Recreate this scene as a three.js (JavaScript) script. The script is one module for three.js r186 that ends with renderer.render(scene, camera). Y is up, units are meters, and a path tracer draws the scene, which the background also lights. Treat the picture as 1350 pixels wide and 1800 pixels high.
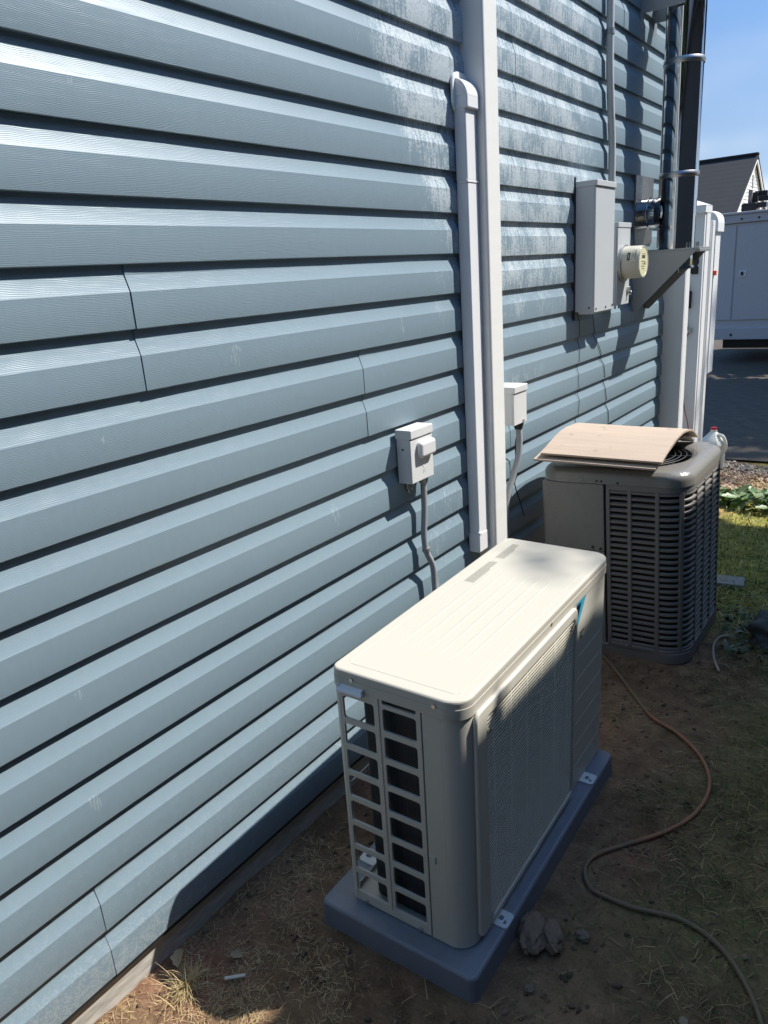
import * as THREE from 'three';
import { ImprovedNoise } from 'three/addons/math/ImprovedNoise.js';
import { RoundedBoxGeometry } from 'three/addons/geometries/RoundedBoxGeometry.js';
import { mergeGeometries, mergeVertices, toCreasedNormals } from 'three/addons/utils/BufferGeometryUtils.js';

// ------------------------------------------------------------------ camera, sky, sun, exposure
const scene = new THREE.Scene();
const camera = new THREE.PerspectiveCamera(69.56, 768 / 1024, 0.05, 3000);
camera.position.set(1.2, 1.4, 0);
camera.up.set(-0.12055, 0.95115, -0.28421);
camera.lookAt(1.2 - 0.57065, 1.4 - 0.30066, -0.76417);

const SUN = new THREE.Vector3(1, 1.8, -0.97).normalize();
const sun = new THREE.DirectionalLight(0xffffff, 4.3);
sun.color.setRGB(1.0, 0.965, 0.905);
sun.position.copy(SUN).multiplyScalar(30).add(new THREE.Vector3(0, 0.5, -3));
sun.target.position.set(0, 0.5, -3);
sun.castShadow = true;
sun.shadow.radius = 1;
sun.shadow.mapSize.set(4096, 4096);
Object.assign(sun.shadow.camera, { left: -14, right: 14, top: 14, bottom: -14, near: 1, far: 80 });
scene.add(sun, sun.target);

const perlin = new ImprovedNoise();
const N = (x, y, z = 0) => perlin.noise(x, y, z);
const fbm = (x, y, z = 0, o = 4) => { let s = 0, a = 0.5, f = 1; for (let i = 0; i < o; i++) { s += a * N(x * f, y * f, z + i * 7.3); a *= 0.5; f *= 2.03; } return s; };
const smooth = (a, b, x) => { const t = Math.min(1, Math.max(0, (x - a) / (b - a))); return t * t * (3 - 2 * t); };
const mix = (a, b, t) => a + (b - a) * t;
let seed = 12345;
const rnd = () => { seed = (seed * 1664525 + 1013904223) >>> 0; return seed / 4294967296; };
const rr = (a, b) => a + (b - a) * rnd();

{ // sky: air and thin clouds only
  const W = 512, H = 256, d = new Float32Array(W * H * 4);
  for (let j = 0; j < H; j++) for (let i = 0; i < W; i++) {
    const el = ((j + 0.5) / H - 0.5) * Math.PI, az = ((i + 0.5) / W) * Math.PI * 2;
    // equirectangular: u = atan2(dir.z, dir.x) / 2pi + 0.5
    const a = az - Math.PI, x = Math.cos(el) * Math.cos(a), y = Math.sin(el), z = Math.cos(el) * Math.sin(a);
    const cs = x * SUN.x + y * SUN.y + z * SUN.z;
    const h = Math.max(0, y);
    const t = 1 - Math.exp(-h * 6.2);
    let r = mix(0.54, 0.068, t), g = mix(0.66, 0.222, t), b = mix(0.73, 0.55, t);
    const far = mix(0.40, 1.0, smooth(-0.1, 0.66, cs));           // darker, deeper blue away from the sun
    r *= far; g *= far; b *= far;
    const glow = Math.pow(Math.max(0, cs), 24) * 0.8 + Math.pow(Math.max(0, cs), 5) * 0.08;
    r += glow; g += glow * 0.98; b += glow * 0.92;
    if (y > 0.02) {
      const cx = x / (y + 0.25), cz = z / (y + 0.25);
      let c = smooth(0.04, 0.40, fbm(cx * 1.6 + 3.1, cz * 3.2 - 1.4, 2.0, 5) + 0.10) * mix(1.0, 0.10, smooth(0.07, 0.17, y)) * far;
      c = Math.min(1, c * 1.6); r = mix(r, 0.62, c); g = mix(g, 0.66, c); b = mix(b, 0.69, c);
    }
    if (y < 0) { const k = smooth(0, -0.06, y); r = mix(r, 0.2, k); g = mix(g, 0.21, k); b = mix(b, 0.2, k); }
    const k = (j * W + i) * 4; d[k] = r; d[k + 1] = g; d[k + 2] = b; d[k + 3] = 1;
  }
  const t = new THREE.DataTexture(d, W, H, THREE.RGBAFormat, THREE.FloatType);
  t.mapping = THREE.EquirectangularReflectionMapping; t.magFilter = t.minFilter = THREE.LinearFilter; t.wrapS = THREE.RepeatWrapping; t.needsUpdate = true;
  scene.background = t; scene.environment = t;
}
scene.environmentIntensity = 1; scene.backgroundIntensity = 1;

const renderer = new THREE.WebGLRenderer({ antialias: true });
renderer.setSize(768, 1024);
renderer.toneMapping = THREE.LinearToneMapping;
renderer.toneMappingExposure = 1.6;
renderer.shadowMap.enabled = true;

// ------------------------------------------------------------------ helpers
const used = {};
const numbered = (n) => { used[n] = (used[n] || 0) + 1; return used[n] === 1 ? n : `${n}_${String(used[n] - 1).padStart(3, '0')}`; };
function tag(o, label, category, group, kind) {
  Object.assign(o.userData, { label, category });
  if (group) o.userData.group = group;
  if (kind) o.userData.kind = kind;
  return o;
}
function thing(name, label, category, p = [0, 0, 0], group) {
  const o = new THREE.Group(); o.name = numbered(name); o.position.set(...p); scene.add(o);
  return tag(o, label, category, group);
}
function mesh(name, geo, mat, parent = scene, top = false) {
  if (Array.isArray(geo)) geo = geo.length === 1 ? geo[0] : merge(geo);
  const m = new THREE.Mesh(geo, mat); m.castShadow = m.receiveShadow = true;
  m.name = parent === scene || top ? numbered(name) : name;
  parent.add(m); return m;
}
function structure(name, geo, mat) { const m = mesh(name, geo, mat); m.userData.kind = 'structure'; return m; }
function merge(list) {
  return mergeGeometries(list.map((g) => {
    g = g.index ? g.toNonIndexed() : g;
    for (const k of Object.keys(g.attributes)) if (!['position', 'normal', 'uv'].includes(k)) g.deleteAttribute(k);
    if (!g.attributes.normal) g.computeVertexNormals();
    if (!g.attributes.uv) g.setAttribute('uv', new THREE.BufferAttribute(new Float32Array(g.attributes.position.count * 2), 2));
    g.morphAttributes = {}; g.groups = [];
    return g;
  }));
}
const at = (g, x, y, z, rx = 0, ry = 0, rz = 0) => g.applyMatrix4(new THREE.Matrix4().compose(new THREE.Vector3(x, y, z), new THREE.Quaternion().setFromEuler(new THREE.Euler(rx, ry, rz, 'YXZ')), new THREE.Vector3(1, 1, 1)));
const V = (x, y, z) => new THREE.Vector3(x, y, z);
// rounded box given by its two corners
function rbox(x0, y0, z0, x1, y1, z1, r = 0.003, seg = 2) {
  const w = Math.abs(x1 - x0), h = Math.abs(y1 - y0), d = Math.abs(z1 - z0);
  const g = new RoundedBoxGeometry(w, h, d, seg, Math.min(r, w * 0.49, h * 0.49, d * 0.49));
  return at(g, (x0 + x1) / 2, (y0 + y1) / 2, (z0 + z1) / 2);
}
function tube(pts, r, seg = 60, rad = 10, closed = false) {
  return new THREE.TubeGeometry(new THREE.CatmullRomCurve3(pts.map((p) => V(...p)), closed, 'catmullrom', 0.5), seg, r, rad, closed);
}
function capped(pts, r, seg = 60, rad = 10) {
  const t = tube(pts, r, seg, rad), a = V(...pts[0]), b = V(...pts[pts.length - 1]);
  return merge([t, new THREE.SphereGeometry(r, rad, 6).translate(a.x, a.y, a.z), new THREE.SphereGeometry(r, rad, 6).translate(b.x, b.y, b.z)]);
}
const cyl = (r0, r1, h, n = 24) => new THREE.CylinderGeometry(r0, r1, h, n);
function rrShape(x0, y0, x1, y1, r, S = THREE.Shape) {
  const s = new S();
  s.moveTo(x0 + r, y0); s.lineTo(x1 - r, y0); s.absarc(x1 - r, y0 + r, r, -Math.PI / 2, 0, false);
  s.lineTo(x1, y1 - r); s.absarc(x1 - r, y1 - r, r, 0, Math.PI / 2, false);
  s.lineTo(x0 + r, y1); s.absarc(x0 + r, y1 - r, r, Math.PI / 2, Math.PI, false);
  s.lineTo(x0, y0 + r); s.absarc(x0 + r, y0 + r, r, Math.PI, Math.PI * 1.5, false);
  return s;
}
const extrude = (s, depth, bevel = 0, curve = 8) => new THREE.ExtrudeGeometry(s, { depth, curveSegments: curve, bevelEnabled: bevel > 0, bevelThickness: bevel, bevelSize: bevel, bevelOffset: -bevel, bevelSegments: 3 });
function poly(pts) { const s = new THREE.Shape(); pts.forEach((p, i) => (i ? s.lineTo(p[0], p[1]) : s.moveTo(p[0], p[1]))); s.closePath(); return s; }

// ------------------------------------------------------------------ materials
const lin = (r, g, b) => new THREE.Color().setRGB(r, g, b);
const toS = (v) => { v = Math.min(1, Math.max(0, v)); return Math.round(255 * (v <= 0.0031308 ? v * 12.92 : 1.055 * v ** (1 / 2.4) - 0.055)); };
function colourTex(W, H, f) {
  const d = new Uint8Array(W * H * 4), c = [0, 0, 0];
  for (let j = 0; j < H; j++) for (let i = 0; i < W; i++) { f((i + 0.5) / W, (j + 0.5) / H, c); const k = (j * W + i) * 4; d[k] = toS(c[0]); d[k + 1] = toS(c[1]); d[k + 2] = toS(c[2]); d[k + 3] = 255; }
  const t = new THREE.DataTexture(d, W, H, THREE.RGBAFormat, THREE.UnsignedByteType);
  t.colorSpace = THREE.SRGBColorSpace; t.magFilter = THREE.LinearFilter; t.minFilter = THREE.LinearFilter; t.wrapS = t.wrapT = THREE.RepeatWrapping; t.needsUpdate = true; return t;
}
function greyTex(W, H, f) {
  const d = new Uint8Array(W * H * 4);
  for (let j = 0; j < H; j++) for (let i = 0; i < W; i++) { const v = Math.round(255 * Math.min(1, Math.max(0, f((i + 0.5) / W, (j + 0.5) / H)))); const k = (j * W + i) * 4; d[k] = d[k + 1] = d[k + 2] = v; d[k + 3] = 255; }
  const t = new THREE.DataTexture(d, W, H, THREE.RGBAFormat, THREE.UnsignedByteType);
  t.magFilter = THREE.LinearFilter; t.minFilter = THREE.LinearFilter; t.wrapS = t.wrapT = THREE.RepeatWrapping; t.needsUpdate = true; return t;
}
const std = (c, roughness = 0.6, extra = {}) => new THREE.MeshPhysicalMaterial({ color: lin(...c), roughness, ...extra });

// fine speckle used as bump on painted metal and plastics
const speckle = greyTex(256, 256, (u, v) => 0.5 + 0.5 * N(u * 60, v * 60, 3) + (rnd() - 0.5) * 0.35);
const speck = (k) => { const t = speckle.clone(); t.repeat.set(k, k); t.needsUpdate = true; return t; };
const grime = greyTex(512, 512, (u, v) => 0.62 + 0.28 * fbm(u * 9, v * 9, 1.3, 5) + 0.1 * N(u * 60, v * 60, 9));
const M = {};
M.acPaint = std([0.53, 0.498, 0.425], 0.42, { bumpMap: speck(6), bumpScale: 0.0001 });
M.acPanel = std([0.59, 0.56, 0.48], 0.45, { bumpMap: speck(6), bumpScale: 0.00012 });
M.whitePlastic = std([0.80, 0.80, 0.80], 0.38, { bumpMap: speck(5), bumpScale: 0.00008 });
M.dark = std([0.02, 0.021, 0.023], 0.7);
M.black = std([0.012, 0.012, 0.013], 0.45);
M.screw = std([0.6, 0.6, 0.58], 0.3, { metalness: 1 });
M.galv = std([0.36, 0.37, 0.37], 0.48, { metalness: 0.55 });
M.boxPaint = std([0.50, 0.52, 0.53], 0.5, { bumpMap: speck(3), bumpScale: 0.0001 });
M.discPaint = std([0.66, 0.66, 0.65], 0.5, { bumpMap: speck(8), bumpScale: 0.0002 });
M.conduit = std([0.36, 0.37, 0.38], 0.5);
M.concrete = std([1, 1, 1], 0.95);

// ------------------------------------------------------------------ siding
const PITCH = 0.1143, Y0 = 0.086;
const grain = greyTex(1024, 512, (u, v) => {
  // embossed wood grain: wavy lines running along the board
  const w = 2.6 * fbm(u * 3, v * 3, 4.2, 3) + 0.6 * N(u * 9, v * 7, 1);
  const l = Math.sin((v * 42 + w) * Math.PI * 2);
  return 0.55 + 0.42 * l * Math.max(0, 0.5 + 0.9 * N(u * 8, v * 16, 8)) + 0.12 * N(u * 90, v * 200, 2);
});
grain.repeat.set(1 / 0.42, 1 / 0.1143);
function chalk(z, y, mask) { // white chalky residue: vertical drips and flecks
  if (mask <= 0.001) return 0;
  const drip = N(z * 95, y * 13, 5) * 0.7 + 0.55 * N(z * 230, y * 26, 1);
  const fleck = N(z * 180, y * 150, 2.2);
  const patch = fbm(z * 10, y * 9, 9.1, 4) * 1.5;
  const dens = smooth(-0.05, 0.8, drip * 0.75 + fleck * 0.6 + patch * 0.75 + mask * 0.95 - 0.45);
  const v = Math.min(1, dens * 0.5 + (rnd() < dens * 0.75 ? 0.55 : 0));
  return v * Math.min(1, mask * 1.25);
}
function sidingColour(z, y, mask, dust, c) {
  const t = 1 + 0.05 * fbm(z * 3, y * 5, 3, 3) + 0.03 * N(z * 90, y * 30, 2);
  let r = 0.210 * t, g = 0.286 * t, b = 0.333 * t;
  const m = chalk(z, y, mask);
  r = mix(r, 0.60, m * 0.74); g = mix(g, 0.65, m * 0.74); b = mix(b, 0.67, m * 0.74);
  if (dust > 0.01) {
    const f = smooth(0.42, 0.6, 0.5 + 0.5 * N(z * 230, y * 230, 4) + 0.25 * N(z * 60, y * 60, 8) + dust * 0.16 - 0.14) * dust;
    r = mix(r, 0.44, f * 0.55); g = mix(g, 0.48, f * 0.55); b = mix(b, 0.50, f * 0.55);
  }
  c[0] = r; c[1] = g; c[2] = b;
}
// left wall texture covers z -2.3 .. 0.7 and y 0 .. 2.6 ; right wall z -4.6 .. -2.1
const LW = 3.0, LH = 2.6, RW = 2.5, RH = 2.6;
const leftMap = colourTex(1500, 1150, (u, v, c) => {
  const z = 0.7 - u * LW, y = v * LH;
  const edge = -1.60 - 0.32 * smooth(2.3, 1.0, y) + 0.16 * fbm(y * 6, 3.3, 0, 4);
  let mask = smooth(edge + 0.05, edge - 0.22, z) * (0.25 + 0.85 * smooth(1.05, 2.0, y));
  mask = Math.max(mask, 0.62 * smooth(-1.72, -1.84, z) * smooth(1.0, 0.7, y) * smooth(-2.12, -2.0, z) * (0.6 + 0.8 * N(z * 9, y * 5, 3)));
  mask = Math.max(mask, 0.5 * smooth(0.06, 0, Math.abs(z + 1.86)) * smooth(1.25, 1.0, y));
  const dust = Math.max(0.85 * smooth(0.23, 0.1, y) * smooth(-1.15, -0.6, z), 0.28 * smooth(0.55, 0.2, y));
  sidingColour(z, y, mask, dust, c);
  const s = N(z * 14, y * 9, 21);                                   // a few scuffs
  if (s > 0.66 && N(z * 300, y * 40, 3) > 0.15) { c[0] = mix(c[0], 0.5, 0.35); c[1] = mix(c[1], 0.55, 0.35); c[2] = mix(c[2], 0.55, 0.35); }
});
const rightMap = colourTex(1250, 1100, (u, v, c) => {
  const z = -2.1 - u * RW, y = v * RH;
  let mask = smooth(-3.75, -2.9, z + 0.25 * fbm(y * 4, z * 3, 2, 3)) * smooth(1.02, 1.5, y + 0.25 * fbm(z * 8, 2, 5, 3)) * 0.95;
  mask = Math.max(mask, 0.55 * smooth(0.06, 0.0, Math.abs(y - 1.0 - 0.02 * N(z * 20, 1))) * smooth(-3.1, -2.6, z));
  sidingColour(z, y, mask, 0.12, c);
});
M.sidingL = new THREE.MeshPhysicalMaterial({ map: leftMap, roughness: 0.45, bumpMap: grain, bumpScale: 0.00025, specularIntensity: 1 });
M.sidingR = new THREE.MeshPhysicalMaterial({ map: rightMap, roughness: 0.5, bumpMap: grain, bumpScale: 0.00025, specularIntensity: 0.8 });

// Dutch lap profile of one course (x out of the wall, y above the butt)
const COURSE = [[0.001, 0.002], [0.0092, 0.0], [0.0110, 0.0016], [0.0114, 0.004], [0.0112, 0.052], [0.0109, 0.0665], [0.0097, 0.0695], [0.0012, 0.0935], [0.0005, 0.0965], [0.0003, 0.1155]];
function sidingPanel(z0, z1, yb, courses, lift, uvf, s) {
  // z0 > z1 ; the near end may ride up over the next panel
  const prof = [];
  for (let c = 0; c < courses; c++) COURSE.forEach((p, i) => { if (i < COURSE.length - 1 || c === courses - 1) prof.push([p[0], p[1] + c * PITCH]); else prof.push([p[0], p[1] - 0.0012 + c * PITCH]); });
  const nz = Math.max(2, Math.ceil((z0 - z1) / 0.09)), pos = [], uv = [], idx = [];
  const P = (p, k) => {
    const t = k / nz, z = mix(z0, z1, t);
    const wob = 0.0011 * N(z * 2.1, (yb + p[1]) * 3.0, s) + 0.0005 * N(z * 6, yb * 5, s + 3);
    const up = lift ? 0.0016 * Math.exp(-(z0 - z) / 0.08) : 0;
    return [p[0] + wob + up, yb + p[1] + 0.0014 * N(z * 1.1, yb * 9, s + 9), z];
  };
  for (let q = 0; q < prof.length - 1; q++) {
    for (let k = 0; k < nz; k++) {
      const a = P(prof[q], k), b = P(prof[q + 1], k), c = P(prof[q + 1], k + 1), d = P(prof[q], k + 1);
      for (const v of [a, d, c, a, c, b]) { pos.push(...v); uv.push(...uvf(v[2], v[1])); }
    }
  }
  // near end: thickness of the vinyl
  for (let q = 0; q < prof.length - 1; q++) {
    const a = P(prof[q], 0), b = P(prof[q + 1], 0), e = 0.0011;
    const a2 = [a[0] - e, a[1], a[2]], b2 = [b[0] - e, b[1], b[2]];
    for (const v of [a, b, b2, a, b2, a2]) { pos.push(...v); uv.push(...uvf(v[2], v[1])); }
  }
  const g = new THREE.BufferGeometry();
  g.setAttribute('position', new THREE.Float32BufferAttribute(pos, 3));
  g.setAttribute('uv', new THREE.Float32BufferAttribute(uv, 2));
  return toCreasedNormals(g, 0.2);
}
const houseLabel = 'blue vinyl sided house wall with white trim running along the left side';
const house = thing('sided_house', houseLabel, 'house');
const uvL = (z, y) => [(0.7 - z) / LW, y / LH], uvR = (z, y) => [(-2.1 - z) / RW, y / RH];
// the grain keeps metric uv of its own through its repeat, so undo the map scaling there
grain.repeat.set(LW / 0.42, LH / PITCH); grain.offset.set(0, -Y0 / PITCH);
const grainR = grain.clone(); grainR.repeat.set(RW / 0.42, RH / PITCH); grainR.needsUpdate = true; M.sidingR.bumpMap = grainR;
const TOPROW = 13;                                                   // pairs of courses
const leftJoints = { 0: [-0.566], 1: [0.9], 2: [0.4], 3: [0.75], 4: [-1.546], 5: [-0.872], 6: [0.2], 7: [0.55], 8: [0.1], 9: [-0.3], 10: [0.6], 11: [-0.9], 12: [0.3] };
for (let k = 0; k < TOPROW; k++) {
  const zs = [2.6, ...leftJoints[k], -2.14];
  // photo joints sit on course pairs counted from the bottom
  for (let i = 0; i < zs.length - 1; i++) {
    const m = mesh('siding_panel', sidingPanel(zs[i], zs[i + 1] + (0), Y0 + 2 * k * PITCH, 2, i > 0, uvL, k * 3 + i), M.sidingL, house);
  }
}
const rightJoints = { 8: [-2.56], 7: [], 9: [], 10: [-3.63], 3: [-2.47] };
for (let k = 0; k < TOPROW; k++) {
  const zs = [-2.222, ...(rightJoints[k] || []), -4.425];
  for (let i = 0; i < zs.length - 1; i++) {
    const g = sidingPanel(zs[i], zs[i + 1], Y0 - 0.012 + 2 * k * PITCH, 2, i > 0, uvR, 60 + k * 3 + i); g.translate(-0.04, 0, 0);
    mesh('siding_panel', g, M.sidingR, house);
  }
}
{ // sheathing behind the siding, gable-less upper wall and roof edge, foundation
  const wallM = std([0.17, 0.25, 0.30], 0.6);
  mesh('wall_core', [new THREE.BoxGeometry(5, 5.4, 4.78).translate(-2.502, 2.78, 0.22), new THREE.BoxGeometry(4.96, 5.4, 2.24).translate(-2.524, 2.78, -3.29)], wallM, house);
  const fTex = colourTex(1024, 256, (u, v, c) => { const n = fbm(u * 40, v * 10, 2, 5), p = N(u * 240, v * 60, 4); const t = 0.43 + 0.14 * n + 0.09 * p; c[0] = t * 1.03; c[1] = t * 0.98; c[2] = t * 0.88; });
  M.foundation = new THREE.MeshPhysicalMaterial({ map: fTex, roughness: 0.95, bumpMap: greyTex(1024, 256, (u, v) => 0.5 + 0.5 * fbm(u * 90, v * 22, 6, 4)), bumpScale: 0.004 });
  const fg = new THREE.BoxGeometry(4.9, 0.5, 7.0, 1, 1, 1).translate(-2.458, -0.15, -0.9);
  mesh('foundation', fg, M.foundation, house);
  mesh('starter_strip', [new THREE.BoxGeometry(0.006, 0.016, 4.75).translate(0.004, 0.082, 0.2), new THREE.BoxGeometry(0.006, 0.016, 2.2).translate(-0.036, 0.07, -3.33)], M.dark, house);
}
// white trim post where the left wall steps out, and the corner post at the far end
const trimTex = colourTex(256, 1024, (u, v, c) => { const n = 1 + 0.05 * fbm(u * 4, v * 30, 3, 4) - 0.10 * smooth(0.3, 0.6, fbm(u * 16, v * 80, 8, 4)); c[0] = 0.82 * n; c[1] = 0.81 * n; c[2] = 0.765 * n; });
M.trim = new THREE.MeshPhysicalMaterial({ map: trimTex, roughness: 0.5, bumpMap: speck(6), bumpScale: 0.0002 });
M.trimWhite = std([0.80, 0.80, 0.79], 0.42, { bumpMap: speck(4), bumpScale: 0.0001 });
{
  const s = rrShape(-0.045, 0, 0.077, 0.088, 0.008);
  const g = extrude(s, 2.95, 0, 6); g.rotateX(-Math.PI / 2);         // shape y -> -z
  mesh('trim_post', at(g, 0, 0.02, -2.137), M.trim, house);
  mesh('corner_post', [rbox(-0.045, 0.0, -4.50, 0.078, 3.0, -4.42, 0.006), rbox(0.070, 0, -4.515, 0.0795, 3.0, -4.432, 0.003)], M.trimWhite, house);
}

// ------------------------------------------------------------------ ground
function groundH(x, z) {
  const near = smooth(8, 4, Math.hypot(x - 0.6, z + 1.5));
  let h = near * (0.016 * fbm(x * 2.1, z * 2.1, 1, 3) + 0.010 * fbm(x * 8, z * 8, 4, 4) + 0.009 * fbm(x * 30, z * 30, 7, 3));
  h *= smooth(-5.4, -4.6, z);
  const p = Math.max(0, 1 - Math.max(Math.abs(x - 0.42) - 0.17, Math.abs(z + 1.38) - 0.40, 0) / 0.08);
  h = mix(h, Math.min(h, -0.002), p);                                 // bedded under the pad
  return h;
}
const gTex = colourTex(1400, 1400, (u, v, c) => {
  const x = u * 3.2, z = v * 3.2;
  const a = fbm(x * 3.2, z * 3.2, 2, 5), b = fbm(x * 18, z * 18, 5, 4), s = N(x * 170, z * 170, 3) + 0.5 * (rnd() - 0.5);
  let t = 1 + 0.85 * a + 0.75 * b + 0.3 * s; t = Math.max(0.25, t);
  c[0] = 0.185 * t; c[1] = 0.115 * t; c[2] = 0.068 * t;
  const red = smooth(0.05, 0.3, fbm(x * 2.3, z * 2.3, 12, 3)); c[0] = mix(c[0], 0.25 * t, red * 0.6); c[2] = mix(c[2], 0.075 * t, red * 0.6);
  const st = smooth(0.42, 0.7, Math.abs(N(x * 16 + 3 * N(x * 5, z * 5, 1), z * 95, 7)) + 0.15 * b) ;   // straw litter
  c[0] = mix(c[0], 0.38, st * 0.4); c[1] = mix(c[1], 0.285, st * 0.4); c[2] = mix(c[2], 0.15, st * 0.4);
});
gTex.wrapS = gTex.wrapT = THREE.MirroredRepeatWrapping;
gTex.repeat.set(1 / 3.2, 1 / 3.2);
{
  const line = (lo, hi, step, far) => { const a = []; for (let v = lo; v <= hi + 1e-6; v += step) a.push(v); let s = step, v = hi; while (v < far) { s *= 1.35; v += s; a.push(v); } s = step; v = lo; while (v > -far) { s *= 1.35; v -= s; a.unshift(v); } return a; };
  const xs = line(-0.1, 2.2, 0.016, 900), zs = line(-5.0, 0.0, 0.02, 900), pos = [], uv = [], col = [], idx = [];
  for (const z of zs) for (const x of xs) {
    pos.push(x, groundH(x, z) - (z < -5.05 ? 0.012 : 0), z); uv.push(x, z);
    const grass = smooth(0.62, 1.0, x + 0.25 * fbm(x * 3, z * 3, 2, 3)) * smooth(-0.9, -1.6, z + 0.5 * N(x * 2, z * 2, 4));
    const lawn = smooth(-2.6, -3.3, z) * smooth(0.2, 0.5, x);
    let c = [1, 1, 1];
    c = [mix(c[0], 0.72, grass * 0.7), mix(c[1], 1.08, grass * 0.7), mix(c[2], 0.68, grass * 0.7)];
    c = [mix(c[0], 1.3, lawn), mix(c[1], 1.9, lawn), mix(c[2], 0.8, lawn)];
    col.push(...c);
  }
  const w = xs.length;
  for (let j = 0; j < zs.length - 1; j++) for (let i = 0; i < w - 1; i++) { const a = j * w + i; idx.push(a, a + w, a + 1, a + 1, a + w, a + w + 1); }
  const g = new THREE.BufferGeometry();
  g.setAttribute('position', new THREE.Float32BufferAttribute(pos, 3)); g.setAttribute('uv', new THREE.Float32BufferAttribute(uv, 2)); g.setAttribute('color', new THREE.Float32BufferAttribute(col, 3));
  g.setIndex(idx); g.computeVertexNormals();
  structure('ground', g, new THREE.MeshPhysicalMaterial({ map: gTex, vertexColors: true, roughness: 1, specularIntensity: 0.25, bumpMap: greyTex(512, 512, (u, v) => 0.5 + 0.5 * fbm(u * 40, v * 40, 3, 4)), bumpScale: 0.007 })).userData.label = 'bare brown soil with patches of dry grass beside the house';
}
{ // asphalt driveway beyond the house corner
  const aT = colourTex(512, 512, (u, v, c) => { const n = fbm(u * 12, v * 12, 3, 4), s = rnd(); const t = 0.072 + 0.045 * n + (s > 0.93 ? 0.07 : 0) + (s < 0.2 ? -0.02 : 0); c[0] = t * 1.25; c[1] = t; c[2] = t * 0.74; });
  aT.repeat.set(0.8, 0.8);
  const pts = [[-9, -26]]; pts.push([-9, -6.1]);
  for (let x = -9; x <= 12; x += 0.12) pts.push([x, -5.55 + 0.12 * fbm(x * 2, 1, 1, 4) - 0.35 * smooth(0, 2.2, x) - (x < -0.1 ? 0 : 0)]);
  pts.push([12, -26]);
  const g = new THREE.ShapeGeometry(poly(pts.map(([x, z]) => [x, -z]))); g.rotateX(-Math.PI / 2); g.translate(0, 0.004, 0);
  structure('asphalt_driveway', g, new THREE.MeshPhysicalMaterial({ map: aT, roughness: 0.92, bumpMap: greyTex(512, 512, () => rnd()), bumpScale: 0.003 })).userData.label = 'dark asphalt driveway beyond the house corner';
}
function scatter(name, geo, mat, n, place, label, cat) {
  const im = new THREE.InstancedMesh(geo, mat, n), m = new THREE.Matrix4(), q = new THREE.Quaternion(), e = new THREE.Euler(), c = new THREE.Color();
  for (let i = 0; i < n; i++) {
    const r = place(i);
    e.set(...r.rot, 'YXZ'); q.setFromEuler(e); m.compose(V(...r.pos), q, V(...r.scale)); im.setMatrixAt(i, m); c.setRGB(...r.col); im.setColorAt(i, c);
  }
  im.name = numbered(name); im.castShadow = im.receiveShadow = true; im.instanceMatrix.needsUpdate = true; scene.add(im);
  if (label) tag(im, label, cat, null, 'stuff');
  return im;
}
// a blade: narrow bent strip, 1 m long before scaling
function blade(w = 0.03, bend = 0.5, n = 3) {
  const pos = [], idx = [];
  for (let i = 0; i <= n; i++) { const t = i / n, a = bend * t; const ww = w * (1 - t * 0.85); pos.push(-ww, t * Math.cos(a), t * Math.sin(a) * 0.6, ww, t * Math.cos(a), t * Math.sin(a) * 0.6); }
  for (let i = 0; i < n; i++) { const k = i * 2; idx.push(k, k + 1, k + 2, k + 1, k + 3, k + 2); }
  const g = new THREE.BufferGeometry(); g.setAttribute('position', new THREE.Float32BufferAttribute(pos, 3)); g.setIndex(idx); g.computeVertexNormals(); return g;
}
M.straw = new THREE.MeshPhysicalMaterial({ color: 0xffffff, roughness: 0.85, side: THREE.DoubleSide });
const inPad = (x, z) => x > 0.21 && x < 0.65 && z < -0.92 && z > -1.84;
const inCond = (x, z) => x > 0.1 && x < 0.65 && z < -2.45 && z > -3.01;
function spot(x0, x1, z0, z1, density) {
  for (let k = 0; k < 60; k++) { const x = rr(x0, x1), z = rr(z0, z1); if (inPad(x, z) || inCond(x, z)) continue; if (density && rnd() > density(x, z)) continue; return [x, z]; }
  return [rr(0.7, 1.2), rr(-3, -1)];
}
scatter('dry_grass_litter', blade(0.010, 0.9, 3), M.straw, 34000, () => {
  const [x, z] = spot(0.02, 2.1, -3.4, -0.1, (x, z) => 0.08 + 0.95 * smooth(0.0, 0.4, fbm(x * 5, z * 5, 31, 4)) + 0.4 * smooth(0.7, 1.0, x));
  const l = 0.016 + 0.075 * rnd() ** 2.2, g = rnd(), t = rr(0.5, 1.5);
  return { pos: [x, groundH(x, z) + rr(0.001, 0.006), z], rot: [rr(1.15, 1.6), rr(0, 6.28), rr(-0.3, 0.3)], scale: [l * rr(0.8, 1.4), l, l], col: g < 0.68 ? [0.36 * t, 0.25 * t, 0.12 * t] : g < 0.88 ? [0.17 * t, 0.115 * t, 0.065 * t] : [0.17 * t, 0.165 * t, 0.06 * t] };
}, 'loose dry grass and straw littering the bare soil', 'dry grass');
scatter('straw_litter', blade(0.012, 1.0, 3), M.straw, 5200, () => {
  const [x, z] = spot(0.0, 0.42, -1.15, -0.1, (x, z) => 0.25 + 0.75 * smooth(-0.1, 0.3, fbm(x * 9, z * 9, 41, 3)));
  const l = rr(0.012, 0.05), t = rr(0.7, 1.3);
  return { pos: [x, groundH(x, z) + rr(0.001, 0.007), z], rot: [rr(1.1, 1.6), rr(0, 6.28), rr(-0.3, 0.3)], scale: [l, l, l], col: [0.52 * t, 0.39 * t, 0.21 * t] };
}, 'pale straw stalks strewn along the foot of the wall at bottom left', 'straw');
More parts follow.
